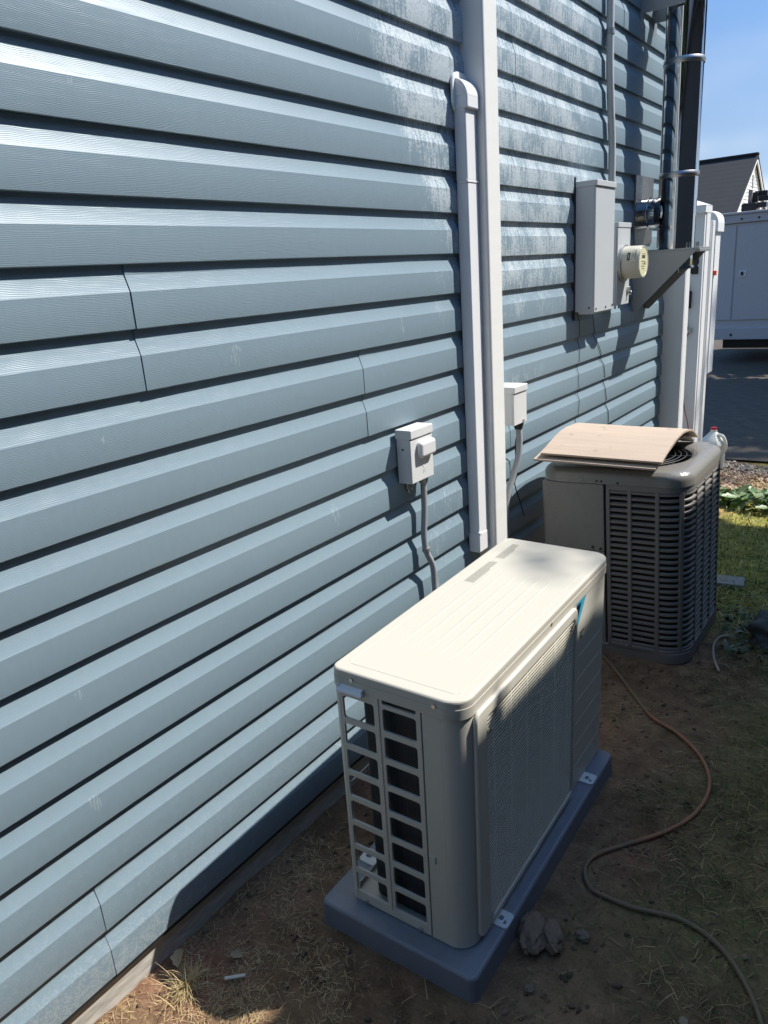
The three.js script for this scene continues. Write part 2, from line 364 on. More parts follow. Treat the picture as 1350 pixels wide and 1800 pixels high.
scatter('short_grass', blade(0.03, 0.8, 3), M.straw, 24000, () => {
  const [x, z] = spot(0.62, 2.1, -3.5, -0.5, (x, z) => smooth(0.6, 0.9, x + 0.3 * fbm(x * 3, z * 3, 2, 3)) * smooth(-0.25, 0.2, fbm(x * 5, z * 5, 11, 4) + 0.1) * smooth(-0.7, -1.5, z + 0.3 * N(x * 3, z * 3, 8)));
  const l = rr(0.015, 0.045), t = rr(0.5, 1.2), g = rnd();
  return { pos: [x, groundH(x, z) - 0.002, z], rot: [rr(0.2, 1.35), rr(0, 6.28), 0], scale: [l, l, l], col: g < 0.6 ? [0.14 * t, 0.18 * t, 0.05 * t] : [0.27 * t, 0.21 * t, 0.09 * t] };
}, 'thin matted grass on the right beside the orange cord', 'grass');
scatter('lawn_grass', blade(0.045, 0.8, 3), M.straw, 16000, () => {
  const [x, z] = spot(0.15, 2.0, -4.75, -2.9, (x, z) => smooth(0.1, 0.45, x + 0.15 * N(x * 4, z * 4, 1)) * (0.45 + 0.55 * smooth(-0.2, 0.2, fbm(x * 4, z * 4, 17, 3))));
  const l = rr(0.025, 0.07), t = rr(0.6, 1.2), g = rnd();
  return { pos: [x, groundH(x, z) - 0.003, z], rot: [rr(0.1, 1.2), rr(0, 6.28), 0], scale: [l, l, l], col: g < 0.62 ? [0.24 * t, 0.27 * t, 0.06 * t] : [0.48 * t, 0.42 * t, 0.17 * t] };
}, 'sunlit yellow green lawn grass behind the older condenser', 'grass');
const clodGeo = (() => { const g = mergeVertices(new THREE.IcosahedronGeometry(1, 1).deleteAttribute('uv').deleteAttribute('normal')), p = g.attributes.position; for (let i = 0; i < p.count; i++) { const v = V(p.getX(i), p.getY(i), p.getZ(i)); const k = 1 + 0.45 * N(v.x * 1.7, v.y * 1.7, v.z * 1.7 + 3); p.setXYZ(i, v.x * k, v.y * k * 0.7, v.z * k); } g.computeVertexNormals(); return g; })();
scatter('soil_crumbs', clodGeo, new THREE.MeshPhysicalMaterial({ color: 0xffffff, roughness: 1, specularIntensity: 0.2 }), 7000, () => {
  const [x, z] = spot(0.0, 2.0, -3.4, -0.1, (x) => 0.35 + 0.65 * smooth(1.0, 0.5, x));
  const s = 0.001 + 0.0065 * rnd() ** 5, t = rr(0.6, 1.4);
  return { pos: [x, groundH(x, z), z], rot: [rr(0, 6), rr(0, 6), rr(0, 6)], scale: [s * 1.3, s, s * 1.2], col: [0.20 * t, 0.135 * t, 0.09 * t] };
}, 'small crumbs of brown soil and grit on the bare ground', 'soil');
scatter('gravel', clodGeo, new THREE.MeshPhysicalMaterial({ color: 0xffffff, roughness: 1 }), 9000, () => {
  const x = rr(-0.6, 2.0), z = -4.72 - rr(0, 0.95) * (0.8 + 0.3 * N(x * 2, 1));
  const s = 0.004 + 0.009 * rnd() ** 3, t = rr(0.6, 1.3), w = smooth(-5.3, -4.9, z + 0.2 * N(x * 3, z * 3)) ;
  return { pos: [x, 0.002, z], rot: [rr(0, 6), rr(0, 6), rr(0, 6)], scale: [s * 1.2, s * 0.8, s], col: [mix(0.30, 0.55, w) * t, mix(0.265, 0.38, w) * t, mix(0.23, 0.26, w) * t] };
}, 'reddish gravel and wood chips along the edge of the driveway', 'gravel');

// ------------------------------------------------------------------ condenser pad
{
  const padM = std([1, 1, 1], 0.68, { map: colourTex(512, 512, (u, v, c) => { const d = 0.55 * smooth(0.05, 0.4, fbm(u * 7, v * 7, 5, 5)) + 0.35 * smooth(0.3, 0.6, N(u * 70, v * 70, 3)), n = 1 + 0.12 * fbm(u * 20, v * 20, 8, 3); c[0] = mix(0.20 * n, 0.25, d * 0.5); c[1] = mix(0.218 * n, 0.21, d * 0.5); c[2] = mix(0.258 * n, 0.17, d * 0.5); }), bumpMap: speck(10), bumpScale: 0.0006, roughnessMap: grime });
  const t = thing('equipment_pad', 'blue grey moulded plastic pad under the cream outdoor unit', 'pad', [0.418, 0, -1.38]);
  const s = rrShape(-0.200, -0.425, 0.197, 0.425, 0.018);
  const g = extrude(s, 0.062, 0.0075, 6); g.rotateX(-Math.PI / 2);
  const p = g.attributes.position;
  for (let i = 0; i < p.count; i++) { const y = p.getY(i); const k = 1 + 0.018 * smooth(0.06, -0.02, y); p.setX(i, p.getX(i) * k); p.setZ(i, p.getZ(i) * (1 + 0.009 * smooth(0.06, -0.02, y))); }
  g.computeVertexNormals();
  mesh('slab', at(g, 0, -0.012, 0), padM, t);
  t.rotation.set(0.0, 0.018, -0.008);
}

// ------------------------------------------------------------------ cream outdoor unit
const ac = thing('outdoor_unit', 'cream ductless outdoor unit with ribbed front grille on a blue grey pad', 'outdoor unit', [0.4257, 0.0569, -1.4156]);
ac.rotation.set(0.0029, 0.0215, -0.014, 'YXZ');
{
  const X = 0.1515, Z = 0.4147, H = 0.6;
  // top cover
  const rr4 = (x0, z0, x1, z1, ra, rb, S = THREE.Shape) => { const q = new S(); q.moveTo(x0 + rb, z0); q.lineTo(x1 - ra, z0); q.absarc(x1 - ra, z0 + ra, ra, -Math.PI / 2, 0, false); q.absarc(x1 - ra, z1 - ra, ra, 0, Math.PI / 2, false); q.absarc(x0 + rb, z1 - rb, rb, Math.PI / 2, Math.PI, false); q.absarc(x0 + rb, z0 + rb, rb, Math.PI, Math.PI * 1.5, false); return q; };
  const s = rr4(-X - 0.002, -Z - 0.002, X + 0.002, Z + 0.002, 0.045, 0.022); const g = extrude(s, 0.014, 0.006, 10); g.rotateX(-Math.PI / 2);
  const top = mesh('top_cover', at(g, 0, H - 0.020, 0), M.acPaint, ac);
  const skirt = extrude((() => { const o = rr4(-X - 0.003, -Z - 0.003, X + 0.003, Z + 0.003, 0.046, 0.023); o.holes.push(rr4(-X + 0.003, -Z + 0.003, X - 0.003, Z - 0.003, 0.04, 0.017, THREE.Path)); return o; })(), 0.022, 0, 10); skirt.rotateX(-Math.PI / 2);
  mesh('cover_lip', at(skirt, 0, H - 0.0405, 0), M.acPaint, top);
  // embossed border and three long ribs
  const bead = (x0, z0, x1, z1, w, h) => { const L = Math.hypot(x1 - x0, z1 - z0), b = extrude(rrShape(-w / 2, -L / 2, w / 2, L / 2, w * 0.49), h * 0.4, h * 0.6, 5); b.rotateX(-Math.PI / 2); return at(b, (x0 + x1) / 2, H - 0.0004, (z0 + z1) / 2, 0, -Math.atan2(x1 - x0, z1 - z0) * -1, 0); };
  for (const x of [-0.074, -0.044, -0.009, 0.021, 0.052, 0.082]) mesh('embossed_rib', new THREE.SphereGeometry(1, 10, 40).rotateX(Math.PI / 2).scale(0.0035, 0.0022, 0.235).translate(x, H, 0.04), M.acPaint, top);
  mesh('embossed_border', [bead(-0.128, -0.37, -0.128, 0.38, 0.004, 0.0009), bead(0.128, -0.37, 0.128, 0.38, 0.004, 0.0009), bead(-0.12, 0.385, 0.12, 0.385, 0.004, 0.0009)], M.acPaint, top);
  // body panels: the front panel wraps round both front corners
  const r = 0.046, y0 = 0.006, y1 = H - 0.03, hh = y1 - y0, t = 0.006;
  const corner = (sz) => { const sh = new THREE.Shape(); sh.absarc(0, 0, r, 0, Math.PI / 2, false); sh.absarc(0, 0, r - t, Math.PI / 2, 0, true); const q = extrude(sh, hh, 0, 12); q.rotateX(-Math.PI / 2); q.translate(0, y0, 0); if (sz > 0) q.scale(1, 1, -1); q.translate(X - r, 0, sz * (Z - r)); if (sz > 0) { const idx = q.index ? q.toNonIndexed() : q; const p = idx.attributes.position, n = idx.attributes.normal; for (let i = 0; i < p.count; i += 3) { for (const a of [p, n]) { const x = a.getX(i), y = a.getY(i), z = a.getZ(i); a.setXYZ(i, a.getX(i + 1), a.getY(i + 1), a.getZ(i + 1)); a.setXYZ(i + 1, x, y, z); } } return idx; } return q; };
  const front = new THREE.Shape(); // (z', y) with z' = -z
  front.moveTo(-(Z - r), y0); front.lineTo(Z - r, y0); front.lineTo(Z - r, y1); front.lineTo(-(Z - r), y1); front.closePath();
  const gz0 = -0.335, gz1 = 0.137, gy0 = 0.030, gy1 = 0.548;          // grille opening in z' and y
  front.holes.push(rrShape(gz0, gy0, gz1, gy1, 0.012, THREE.Path));
  const fg = extrude(front, t, 0, 4); fg.rotateY(Math.PI / 2);          // shape x -> -z, depth -> x
  fg.translate(X - t, 0, 0);
  mesh('front_panel', [fg, corner(1), corner(-1), rbox(0.0635, y0, Z - t, X - r, y1, Z, 0.001), rbox(0.03, y0, -Z, X - r, y1, -Z + t, 0.001)], M.acPanel, ac);
  // near-black strip in the recess gives the seam gap its shade
  mesh('seam_shade_strip', rbox(0.058, y0, Z - 0.009, 0.066, y1, Z - 0.005, 0.0005), M.dark, ac);
  // raised grille frame
  const fs = new THREE.Shape();
  const fo = rrShape(-0.378, 0.016, 0.152, 0.560, 0.02); fo.holes.push(rrShape(gz0 + 0.002, gy0 + 0.002, gz1 - 0.002, gy1 - 0.016, 0.008, THREE.Path));
  const ff = extrude(fo, 0.0025, 0.004, 8); ff.rotateY(Math.PI / 2); ff.translate(X + 0.004, 0, 0);
  const frame = mesh('grille_frame', ff, M.acPanel, ac);
  const bars = []; for (let i = 0; i < 60; i++) { const y = gy0 + 0.006 + i * 0.00825; bars.push(at(new THREE.BoxGeometry(0.0020, 0.0028, gz1 - gz0), X + 0.0055, y, -(gz0 + gz1) / 2, 0, 0, 0.3)); }
  for (let i = 0; i < 6; i++) bars.push(new THREE.BoxGeometry(0.003, gy1 - gy0 - 0.02, 0.003).translate(X + 0.003, (gy0 + gy1) / 2 - 0.008, -(gz0 + 0.04 + i * 0.08)));
  mesh('grille_bars', bars, std([0.70, 0.66, 0.55], 0.42), frame).userData.kind = 'stuff';
  for (const [z, y] of [[-gz0 - 0.004, gy1 - 0.045], [-gz1 + 0.012, gy1 - 0.03], [-gz0 - 0.004, gy0 + 0.012]]) mesh('frame_screw', at(cyl(0.006, 0.006, 0.005, 12), X + 0.0115, y, z, 0, 0, Math.PI / 2), M.screw, frame);
  // fan behind the grille
  const fan = mesh('fan_hub', at(cyl(0.05, 0.055, 0.05, 20), 0.10, 0.285, -0.01 + 0.11, 0, 0, Math.PI / 2), M.black, ac);
  for (let k = 0; k < 3; k++) { const b = rrShape(0.04, -0.075, 0.215, 0.075, 0.05); const bg = extrude(b, 0.004, 0, 6); bg.rotateX(0.5); bg.rotateY(Math.PI / 2); bg.rotateX(k * 2.094 + 0.4); mesh('fan_blade', at(bg, 0.09, 0.285, 0.10), std([0.03, 0.032, 0.035], 0.5), ac); }
  mesh('fan_shroud', at(new THREE.TorusGeometry(0.228, 0.012, 8, 40), 0.12, 0.285, 0.10, 0, Math.PI / 2, 0), M.dark, ac);
  // end panel with two columns of openings
  const es = poly([[-X + 0.018, y0], [0.0605, y0], [0.0605, y1], [-X + 0.018, y1]]);
  { const sh = new THREE.Shape(); sh.absarc(0, 0, 0.018, Math.PI, Math.PI * 1.5, false); sh.absarc(0, 0, 0.0145, Math.PI * 1.5, Math.PI, true); const q = extrude(sh, hh, 0, 10); q.rotateX(-Math.PI / 2); mesh('rear_corner', at(q, -X + 0.018, y0, Z - 0.018), M.acPanel, ac); }
  for (let k = 0; k < 8; k++) {
    const yt = 0.5385 - k * 0.0649;
    es.holes.push(rrShape(-0.1265 - 0.0007 * k, yt - 0.0515, -0.0500, yt, 0.006, THREE.Path));
    es.holes.push(rrShape(-0.0285, yt - 0.0525, 0.0495, yt - 0.001, 0.006, THREE.Path));
  }
  es.holes.push(rrShape(-0.0285, 0.5475, 0.0495, 0.5655, 0.004, THREE.Path));
  const eg = extrude(es, 0.0035, 0.001, 5);
  const end = mesh('end_panel', eg.translate(0, 0, Z - 0.0045), M.acPanel, ac);
  mesh('panel_fold', [rbox(-0.0420, y0 + 0.02, Z - 0.001, -0.0365, 0.56, Z + 0.0022, 0.001)], M.acPanel, end);
  // hooded sensor cover / hand hold
  const hs = poly([[0, 0], [0.018, -0.012], [0.018, -0.016], [0, -0.016]]);
  const hood = extrude(poly([[0, 0.018], [0.014, 0.006], [0.014, 0.002], [0.0115, 0.002], [0.0115, 0.005], [0, 0.0145]]), 0.062, 0, 2); hood.rotateY(-Math.PI / 2); hood.translate(-0.069, 0.553, Z);
  mesh('sensor_hood', [hood, rbox(-0.131, 0.553, Z - 0.001, -0.1285, 0.570, Z + 0.010, 0.0008), rbox(-0.0715, 0.553, Z - 0.001, -0.069, 0.570, Z + 0.011, 0.0008)], M.whitePlastic, end);
  mesh('sensor', at(cyl(0.003, 0.003, 0.012, 8), -0.08, 0.557, Z + 0.005, Math.PI / 2, 0, 0), M.dark, end);
  for (const [x, y] of [[-0.098, 0.583], [0.093, 0.583], [-0.108, 0.013], [0.035, 0.013]]) mesh('screw', at(cyl(0.0042, 0.0048, 0.004, 10), x, y, Z + 0.003, Math.PI / 2, 0, 0), M.screw, ac);
  mesh('finger_notch', [rbox(0.0655, 0.208, Z - 0.001, 0.081, 0.226, Z + 0.003, 0.002)], M.acPanel, ac);
  // coil: back and near end, standing off the panels
  const finT = greyTex(512, 64, (u) => (Math.sin(u * Math.PI * 2 * 128) > 0 ? 0.9 : 0.15));
  const coilM = std([0.028, 0.032, 0.038], 0.6, { bumpMap: finT, bumpScale: 0.0006 });
  const cs = new THREE.Shape(); // plan (x, -z): L with a round bend
  const cx = -X + 0.046, cz = Z - 0.026, w = 0.022, br = 0.024;
  cs.moveTo(cx, 0.36); cs.lineTo(cx, -(cz - br)); cs.absarc(cx + br, -(cz - br), br, Math.PI, Math.PI * 1.5, false); cs.lineTo(0.075, -cz); cs.lineTo(0.075, -cz + w); cs.lineTo(cx + br, -cz + w); cs.absarc(cx + br, -(cz - br), br - w, Math.PI * 1.5, Math.PI, true); cs.lineTo(cx + w, 0.36); cs.closePath();
  const cg = extrude(cs, 0.545, 0, 10); cg.rotateX(-Math.PI / 2);
  mesh('coil', at(cg, 0, 0.02, 0), coilM, ac);
  mesh('partition', rbox(-X + 0.06, 0.02, -0.155, X - 0.01, 0.57, -0.15, 0.001), M.dark, ac); mesh('partition', rbox(X - 0.075, 0.02, Z - 0.10, X - 0.07, 0.57, Z - 0.01, 0.001), M.dark, ac);
  // rear guard: posts and thin wires
  const guard = []; for (let i = 0; i <= 8; i++) guard.push(rbox(-X, 0.02 + i * 0.0685, -0.10, -X + 0.003, 0.024 + i * 0.0685, Z - 0.02, 0.001));
  mesh('rear_guard', [rbox(-X, y0, Z - 0.024, -X + 0.0035, y1, Z - 0.017, 0.001), rbox(-X, y0, 0.12, -X + 0.004, y1, 0.13, 0.001), ...guard.slice(4, 5)], M.acPanel, ac);
  mesh('rear_panel', [rbox(-X, y0, -Z, -X + 0.005, y1, -0.10, 0.001), rbox(-X, y0, -Z, 0.035, y1, -Z + 0.005, 0.001)], M.acPanel, ac);
  { const bp = extrude(rrShape(-X + 0.004, -Z + 0.004, X - 0.004, Z - 0.004, 0.042), 0.008, 0, 8); bp.rotateX(-Math.PI / 2); mesh('base_pan', [bp.translate(0, 0.002, 0), rbox(-X + 0.001, 0.002, -Z + 0.02, -X + 0.004, 0.022, Z - 0.03, 0.001)], M.acPaint, ac); }
  // feet with slotted ears
  for (const z of [0.295, -0.241]) {
    const f = rrShape(-0.205, -0.022, 0.188, 0.022, 0.009);
    for (const k of [-1, 1]) { f.holes.push(rrShape(k > 0 ? 0.160 : -0.195, -0.0065, k > 0 ? 0.171 : -0.18, 0.0065, 0.005, THREE.Path)); }
    f.holes.push(rrShape(0.174, -0.012, 0.180, -0.002, 0.0029, THREE.Path));
    const q = extrude(f, 0.0035, 0.0007, 5); q.rotateX(-Math.PI / 2);
    mesh('foot', at(q, 0, 0.001, z), std([0.72, 0.73, 0.72], 0.4), ac);
  }
  // embossed lines on the plain right part of the front
  { const sp = rrShape(-0.345, gy0 - 0.012, 0.150, gy1 + 0.008, 0.01), ho = new THREE.Path(); ho.absarc(-0.10, 0.285, 0.232, 0, Math.PI * 2, true); sp.holes.push(ho); const q = extrude(sp, 0.002, 0, 24); q.rotateY(Math.PI / 2); mesh('shroud_shade_panel', q.translate(X - 0.035, 0, 0), std([0.07, 0.072, 0.075], 0.6), ac); }  // shroud coloured dark so that the grille gaps read as shade
  const em = []; for (let i = 0; i < 6; i++) em.push(rbox(X - 0.001, 0.40 - i * 0.065, -0.365, X + 0.0006, 0.4016 - i * 0.065, -0.165, 0.0003));
  mesh('embossed_line', em, M.acPanel, ac);
  // emblem, name mark and caution print: flat prints
  const tri = (pts, dx, mat, name) => { const q = new THREE.ShapeGeometry(poly(pts.map(([z, y]) => [-z, y]))); q.rotateY(Math.PI / 2); return mesh(name, q.translate(X + dx, 0, 0), mat, ac); };
  const em1 = tri([[-0.168, 0.566], [-0.244, 0.566], [-0.172, 0.484]], 0.0007, std([0.05, 0.36, 0.52], 0.35), 'emblem');
  tri([[-0.1695, 0.550], [-0.200, 0.550], [-0.171, 0.508]], 0.0012, std([0.004, 0.012, 0.035], 0.35), 'emblem_corner');
  // ink only: the print is white on black in the alpha map
  const ink = (w, h, f) => { const c = document.createElement('canvas'); c.width = w; c.height = h; const x = c.getContext('2d'); x.fillStyle = '#000'; x.fillRect(0, 0, w, h); x.fillStyle = '#fff'; f(x); const tx = new THREE.CanvasTexture(c); return tx; };
  const inkM = (tx, col) => new THREE.MeshPhysicalMaterial({ color: lin(...col), alphaMap: tx, transparent: true, roughness: 0.45 });
  const nm = ink(256, 128, (x) => { x.fillRect(10, 40, 120, 18); x.font = 'bold 54px sans-serif'; x.fillText('DC', 8, 112); x.font = '30px sans-serif'; x.fillText('FIT', 150, 60); x.fillText('FIT', 150, 100); });
  const nq = new THREE.PlaneGeometry(0.062, 0.031); nq.rotateY(Math.PI / 2);
  mesh('name_mark', at(nq, X + 0.0009, 0.461, -0.225), inkM(nm, [0.02, 0.022, 0.022]), ac);
  const cq = (x, z, w, l, rows) => {
    const tx = ink(512, Math.round(512 * w / l), (c) => { const hh2 = c.canvas.height, n = rows, st = hh2 / (n + 1); for (let i = 0; i < n; i++) { let px = 10; const end2 = i === n - 1 ? 330 : 500; while (px < end2) { const wd = 6 + rnd() * 26; c.fillRect(px, st * (i + 0.6), wd, st * 0.42); px += wd + 5; } } });
    const q = new THREE.PlaneGeometry(l, w); q.rotateX(-Math.PI / 2); q.rotateY(Math.PI / 2);
    mesh('caution_print', at(q, x, H + 0.0006, z), inkM(tx, [0.17, 0.165, 0.15]), top);
  };
  cq(-0.098, -0.155, 0.032, 0.15, 6); cq(-0.098, -0.315, 0.03, 0.115, 6);
  // clips on the lid edge
  for (const [z] of [[0.0]]) mesh('lid_screw', [at(cyl(0.004, 0.0045, 0.004, 10), X + 0.002, H - 0.022, z, 0, 0, Math.PI / 2), rbox(X - 0.002, H - 0.034, z - 0.008, X + 0.0015, H - 0.012, z + 0.008, 0.001)], M.screw, top);
}

// ------------------------------------------------------------------ older condenser with louvred sides
const cond = thing('condenser_unit', 'taupe square condenser with louvred sides standing behind the cream unit', 'condenser', [0.375, 0, -2.735]);
cond.rotation.set(0, 0, 0.035);
{
  const W = 0.262, D = 0.262, H = 0.70, r = 0.082;
  const cP = std([0.215, 0.205, 0.185], 0.5, { bumpMap: speck(8), bumpScale: 0.00025, roughnessMap: grime });
  const lP = std([0.185, 0.172, 0.158], 0.5, { bumpMap: speck(8), bumpScale: 0.0003 });
  // louvre path: from the divider on the front, round the near right corner, along the right side and back
  const path = (o) => { const c = new THREE.CurvePath(); const w = W - o, d = D - o, q = r - o; const p = [];
    for (let t = -0.012; t <= w - q - 0.001; t += 0.04) p.push(V(t, 0, d)); 
    for (let k = 0; k <= 8; k++) { const a = Math.PI / 2 - k * Math.PI / 16; p.push(V(w - q + q * Math.cos(a), 0, d - q + q * Math.sin(a))); }
    for (let t = d - q - 0.05; t > -d + q; t -= 0.08) p.push(V(w, 0, t));
    for (let k = 0; k <= 8; k++) { const a = -k * Math.PI / 16; p.push(V(w - q + q * Math.cos(a), 0, -d + q + q * Math.sin(a))); }
    for (let t = w - q - 0.08; t > -w; t -= 0.09) p.push(V(t, 0, -d)); p.push(V(-w, 0, -d));
    return p; };
  const sweep = (pts, prof) => { const pos = [], idx = [], n = prof.length; pts.forEach((p, i) => { const a = pts[Math.max(0, i - 1)], b = pts[Math.min(pts.length - 1, i + 1)], tx = b.x - a.x, tz = b.z - a.z, L = Math.hypot(tx, tz), nx = -tz / L, nz = tx / L; for (const [o, y] of prof) pos.push(p.x + nx * o, y, p.z + nz * o); });
    for (let i = 0; i < pts.length - 1; i++) for (let k = 0; k < n; k++) { const a = i * n + k, b = i * n + (k + 1) % n, c = a + n, d = b + n; idx.push(a, c, b, b, c, d); }
    const g = new THREE.BufferGeometry(); g.setAttribute('position', new THREE.Float32BufferAttribute(pos, 3)); g.setIndex(idx); return toCreasedNormals(g.toNonIndexed(), 0.6); };
  const pth = path(0), rows = 26, ly0 = 0.055, lst = 0.02215;
  const prof = [[0.0, -0.0064], [0.004, -0.0045], [0.0045, 0.002], [-0.003, 0.0060], [-0.008, 0.002]];
  const bar = sweep(pth, prof);
  for (let i = 0; i <= rows; i++) { const b = mesh('louver_bar', bar, lP, cond); b.position.y = ly0 + i * lst; }
  const rib = (x, z, ry) => mesh('louver_rib', at(rbox(-0.0075, 0.04, -0.006, 0.0075, 0.64, 0.006, 0.003), x, 0, z, 0, ry, 0), lP, cond);
  rib(-0.006, D, 0); rib(0.070, D, 0); rib(0.165, D, 0);
  for (let k = 0; k < 4; k++) rib(W, D - r - 0.03 - k * 0.11, Math.PI / 2);
  { const a = Math.PI / 4; rib(W - r + r * Math.cos(a), D - r + r * Math.sin(a), a); }
  mesh('louver_border', sweep(pth, [[0.001, 0.634], [0.005, 0.638], [0.005, 0.656], [-0.01, 0.656], [-0.01, 0.634]]), lP, cond); mesh('louver_border', sweep(pth, [[0.001, 0.03], [0.006, 0.031], [0.006, 0.046], [0.001, 0.05], [-0.01, 0.05], [-0.01, 0.03]]), lP, cond);
  // coil behind the louvres
  const core = extrude(rrShape(-W + 0.03, -D + 0.03, W - 0.03, D - 0.03, 0.06), 0.61, 0, 8); core.rotateX(-Math.PI / 2);
  mesh('coil', at(core, 0, 0.04, 0), std([0.016, 0.018, 0.021], 0.6), cond);
  // plain service panel on the left of the front, with its recessed lower part
  mesh('service_panel', [rbox(-W + 0.012, 0.40, D - 0.02, -0.022, 0.655, D + 0.002, 0.004), rbox(-0.075, 0.03, D - 0.02, -0.022, 0.40, D + 0.0015, 0.004), rbox(-W + 0.012, 0.03, D - 0.06, -0.075, 0.40, D - 0.022, 0.003), rbox(-W + 0.002, 0.03, D - 0.12, -W + 0.03, 0.655, D - 0.004, 0.012)], cP, cond);
  mesh('side_panel', [rbox(-W, 0.03, -D + 0.01, -W + 0.012, 0.655, D - 0.1, 0.004)], cP, cond);
  for (const [x, y] of [[-0.045, 0.667], [-0.028, 0.667], [0.03, 0.664], [-0.065, 0.415], [-0.036, 0.412]]) mesh('screw', at(cyl(0.0045, 0.005, 0.005, 8), x, y, D + 0.005, Math.PI / 2, 0, 0), M.black, cond);
  // base and cap
  const bs = extrude(rrShape(-W - 0.006, -D - 0.006, W + 0.006, D + 0.006, r), 0.034, 0.004, 10); bs.rotateX(-Math.PI / 2);
  mesh('base_pan', at(bs, 0, 0.0, 0), lP, cond);
  const hole = new THREE.Path(); hole.absarc(0.0, 0.0, 0.198, 0, Math.PI * 2, true);
  const cs = rrShape(-W - 0.006, -D - 0.006, W + 0.006, D + 0.006, r); cs.holes.push(hole);
  const cg = new THREE.ExtrudeGeometry(cs, { depth: 0.020, bevelEnabled: true, bevelThickness: 0.030, bevelSize: 0.030, bevelOffset: -0.030, bevelSegments: 6, curveSegments: 20 }); cg.rotateX(-Math.PI / 2);
  // the bevel also rounds the underside; keep only the top rounding
  { const p = cg.attributes.position; for (let i = 0; i < p.count; i++) if (p.getY(i) < 0) { p.setY(i, p.getY(i) * 0.05); } cg.computeVertexNormals(); }
  const cap = mesh('cap', at(toCreasedNormals(cg, 0.7), 0, 0.657, 0), cP, cond);
  const gm = std([0.03, 0.031, 0.034], 0.5);
  for (let k = 0; k < 9; k++) mesh('guard_ring', at(new THREE.TorusGeometry(0.05 + k * 0.0195, 0.0022, 6, 48), 0, 0.702 - 0.004 * (k === 8 ? 1 : 0), 0, Math.PI / 2, 0, 0), gm, cond);
  for (let k = 0; k < 4; k++) mesh('guard_spoke', at(rbox(-0.206, -0.0025, -0.003, 0.206, 0.0025, 0.003, 0.002), 0, 0.697, 0, 0, k * Math.PI / 4 + 0.2, 0), gm, cond);
  mesh('fan_motor', at(cyl(0.05, 0.05, 0.03, 20), 0, 0.68, 0), gm, cond);
}
// two bent boards lying on the condenser
{
  const bT = colourTex(512, 512, (u, v, c) => { const n = fbm(u * 3, v * 24, 2, 5), s = N(u * 90, v * 90, 3), k = smooth(0.4, 0.62, N(u * 14, v * 14, 8)); const t = 1 + 0.16 * n + 0.06 * s - 0.2 * k; c[0] = 0.47 * t; c[1] = 0.37 * t; c[2] = 0.29 * t; });
  const bM = new THREE.MeshPhysicalMaterial({ map: bT, roughness: 0.8 }), eM = new THREE.MeshPhysicalMaterial({ map: bT, roughness: 0.85, color: lin(0.8, 0.72, 0.62) });
  const board = (name, label, prof, x0, x1, th, skew) => {
    const t = thing(name, label, 'board', [0, 0, 0], undefined);
    const c = new THREE.CatmullRomCurve3(prof.map(([z, y]) => V(0, y, z)), false, 'catmullrom', 0.5), n = 36, pos = [], uv = [], idx = [];
    const row = (i) => { const p = c.getPoint(i / n), q = c.getTangent(i / n); return [p, V(0, -q.z, q.y).multiplyScalar(q.z < 0 ? 1 : -1)]; };
    const nx = 10;
    for (let side = 0; side < 2; side++) for (let i = 0; i <= n; i++) { const [p, nn] = row(i); for (let k = 0; k <= nx; k++) { const x = mix(x0, x1, k / nx); const o = side ? 0 : th; pos.push(x + skew * (p.z + 2.7), p.y + nn.y * o + 0.003 * N(x * 4, i * 0.2, 3), p.z + nn.z * o); uv.push(x * 1.6, i / n); } }
    const w = nx + 1, S = w * (n + 1);
    for (let i = 0; i < n; i++) for (let k = 0; k < nx; k++) { const a = i * w + k; idx.push(a, a + 1, a + w, a + 1, a + w + 1, a + w, S + a, S + a + w, S + a + 1, S + a + 1, S + a + w, S + a + w + 1); }
    for (let i = 0; i < n; i++) for (const k of [0, nx]) { const a = i * w + k, b = a + w; idx.push(a, b, S + a, b, S + b, S + a); }
    for (let k = 0; k < nx; k++) for (const i of [0, n]) { const a = i * w + k, b = a + 1; idx.push(a, S + a, b, b, S + a, S + b); }
    const g = new THREE.BufferGeometry(); g.setAttribute('position', new THREE.Float32BufferAttribute(pos, 3)); g.setAttribute('uv', new THREE.Float32BufferAttribute(uv, 2)); g.setIndex(idx);
    const m = mesh('sheet', toCreasedNormals(g.toNonIndexed(), 0.6), bM, t); return t;
  };
  board('bent_board', 'upper bent tan hardboard sheet arched over the top of the louvred condenser', [[-2.445, 0.752], [-2.53, 0.774], [-2.62, 0.790], [-2.71, 0.796], [-2.80, 0.790], [-2.89, 0.768], [-2.97, 0.730]], 0.10, 0.53, 0.007, 0.02);
  board('bent_board', 'lower bent tan hardboard sheet sticking out on the left under the upper one', [[-2.43, 0.731], [-2.53, 0.748], [-2.62, 0.763], [-2.71, 0.770], [-2.80, 0.763], [-2.89, 0.742], [-2.97, 0.712]], 0.078, 0.515, 0.007, 0.02);
}

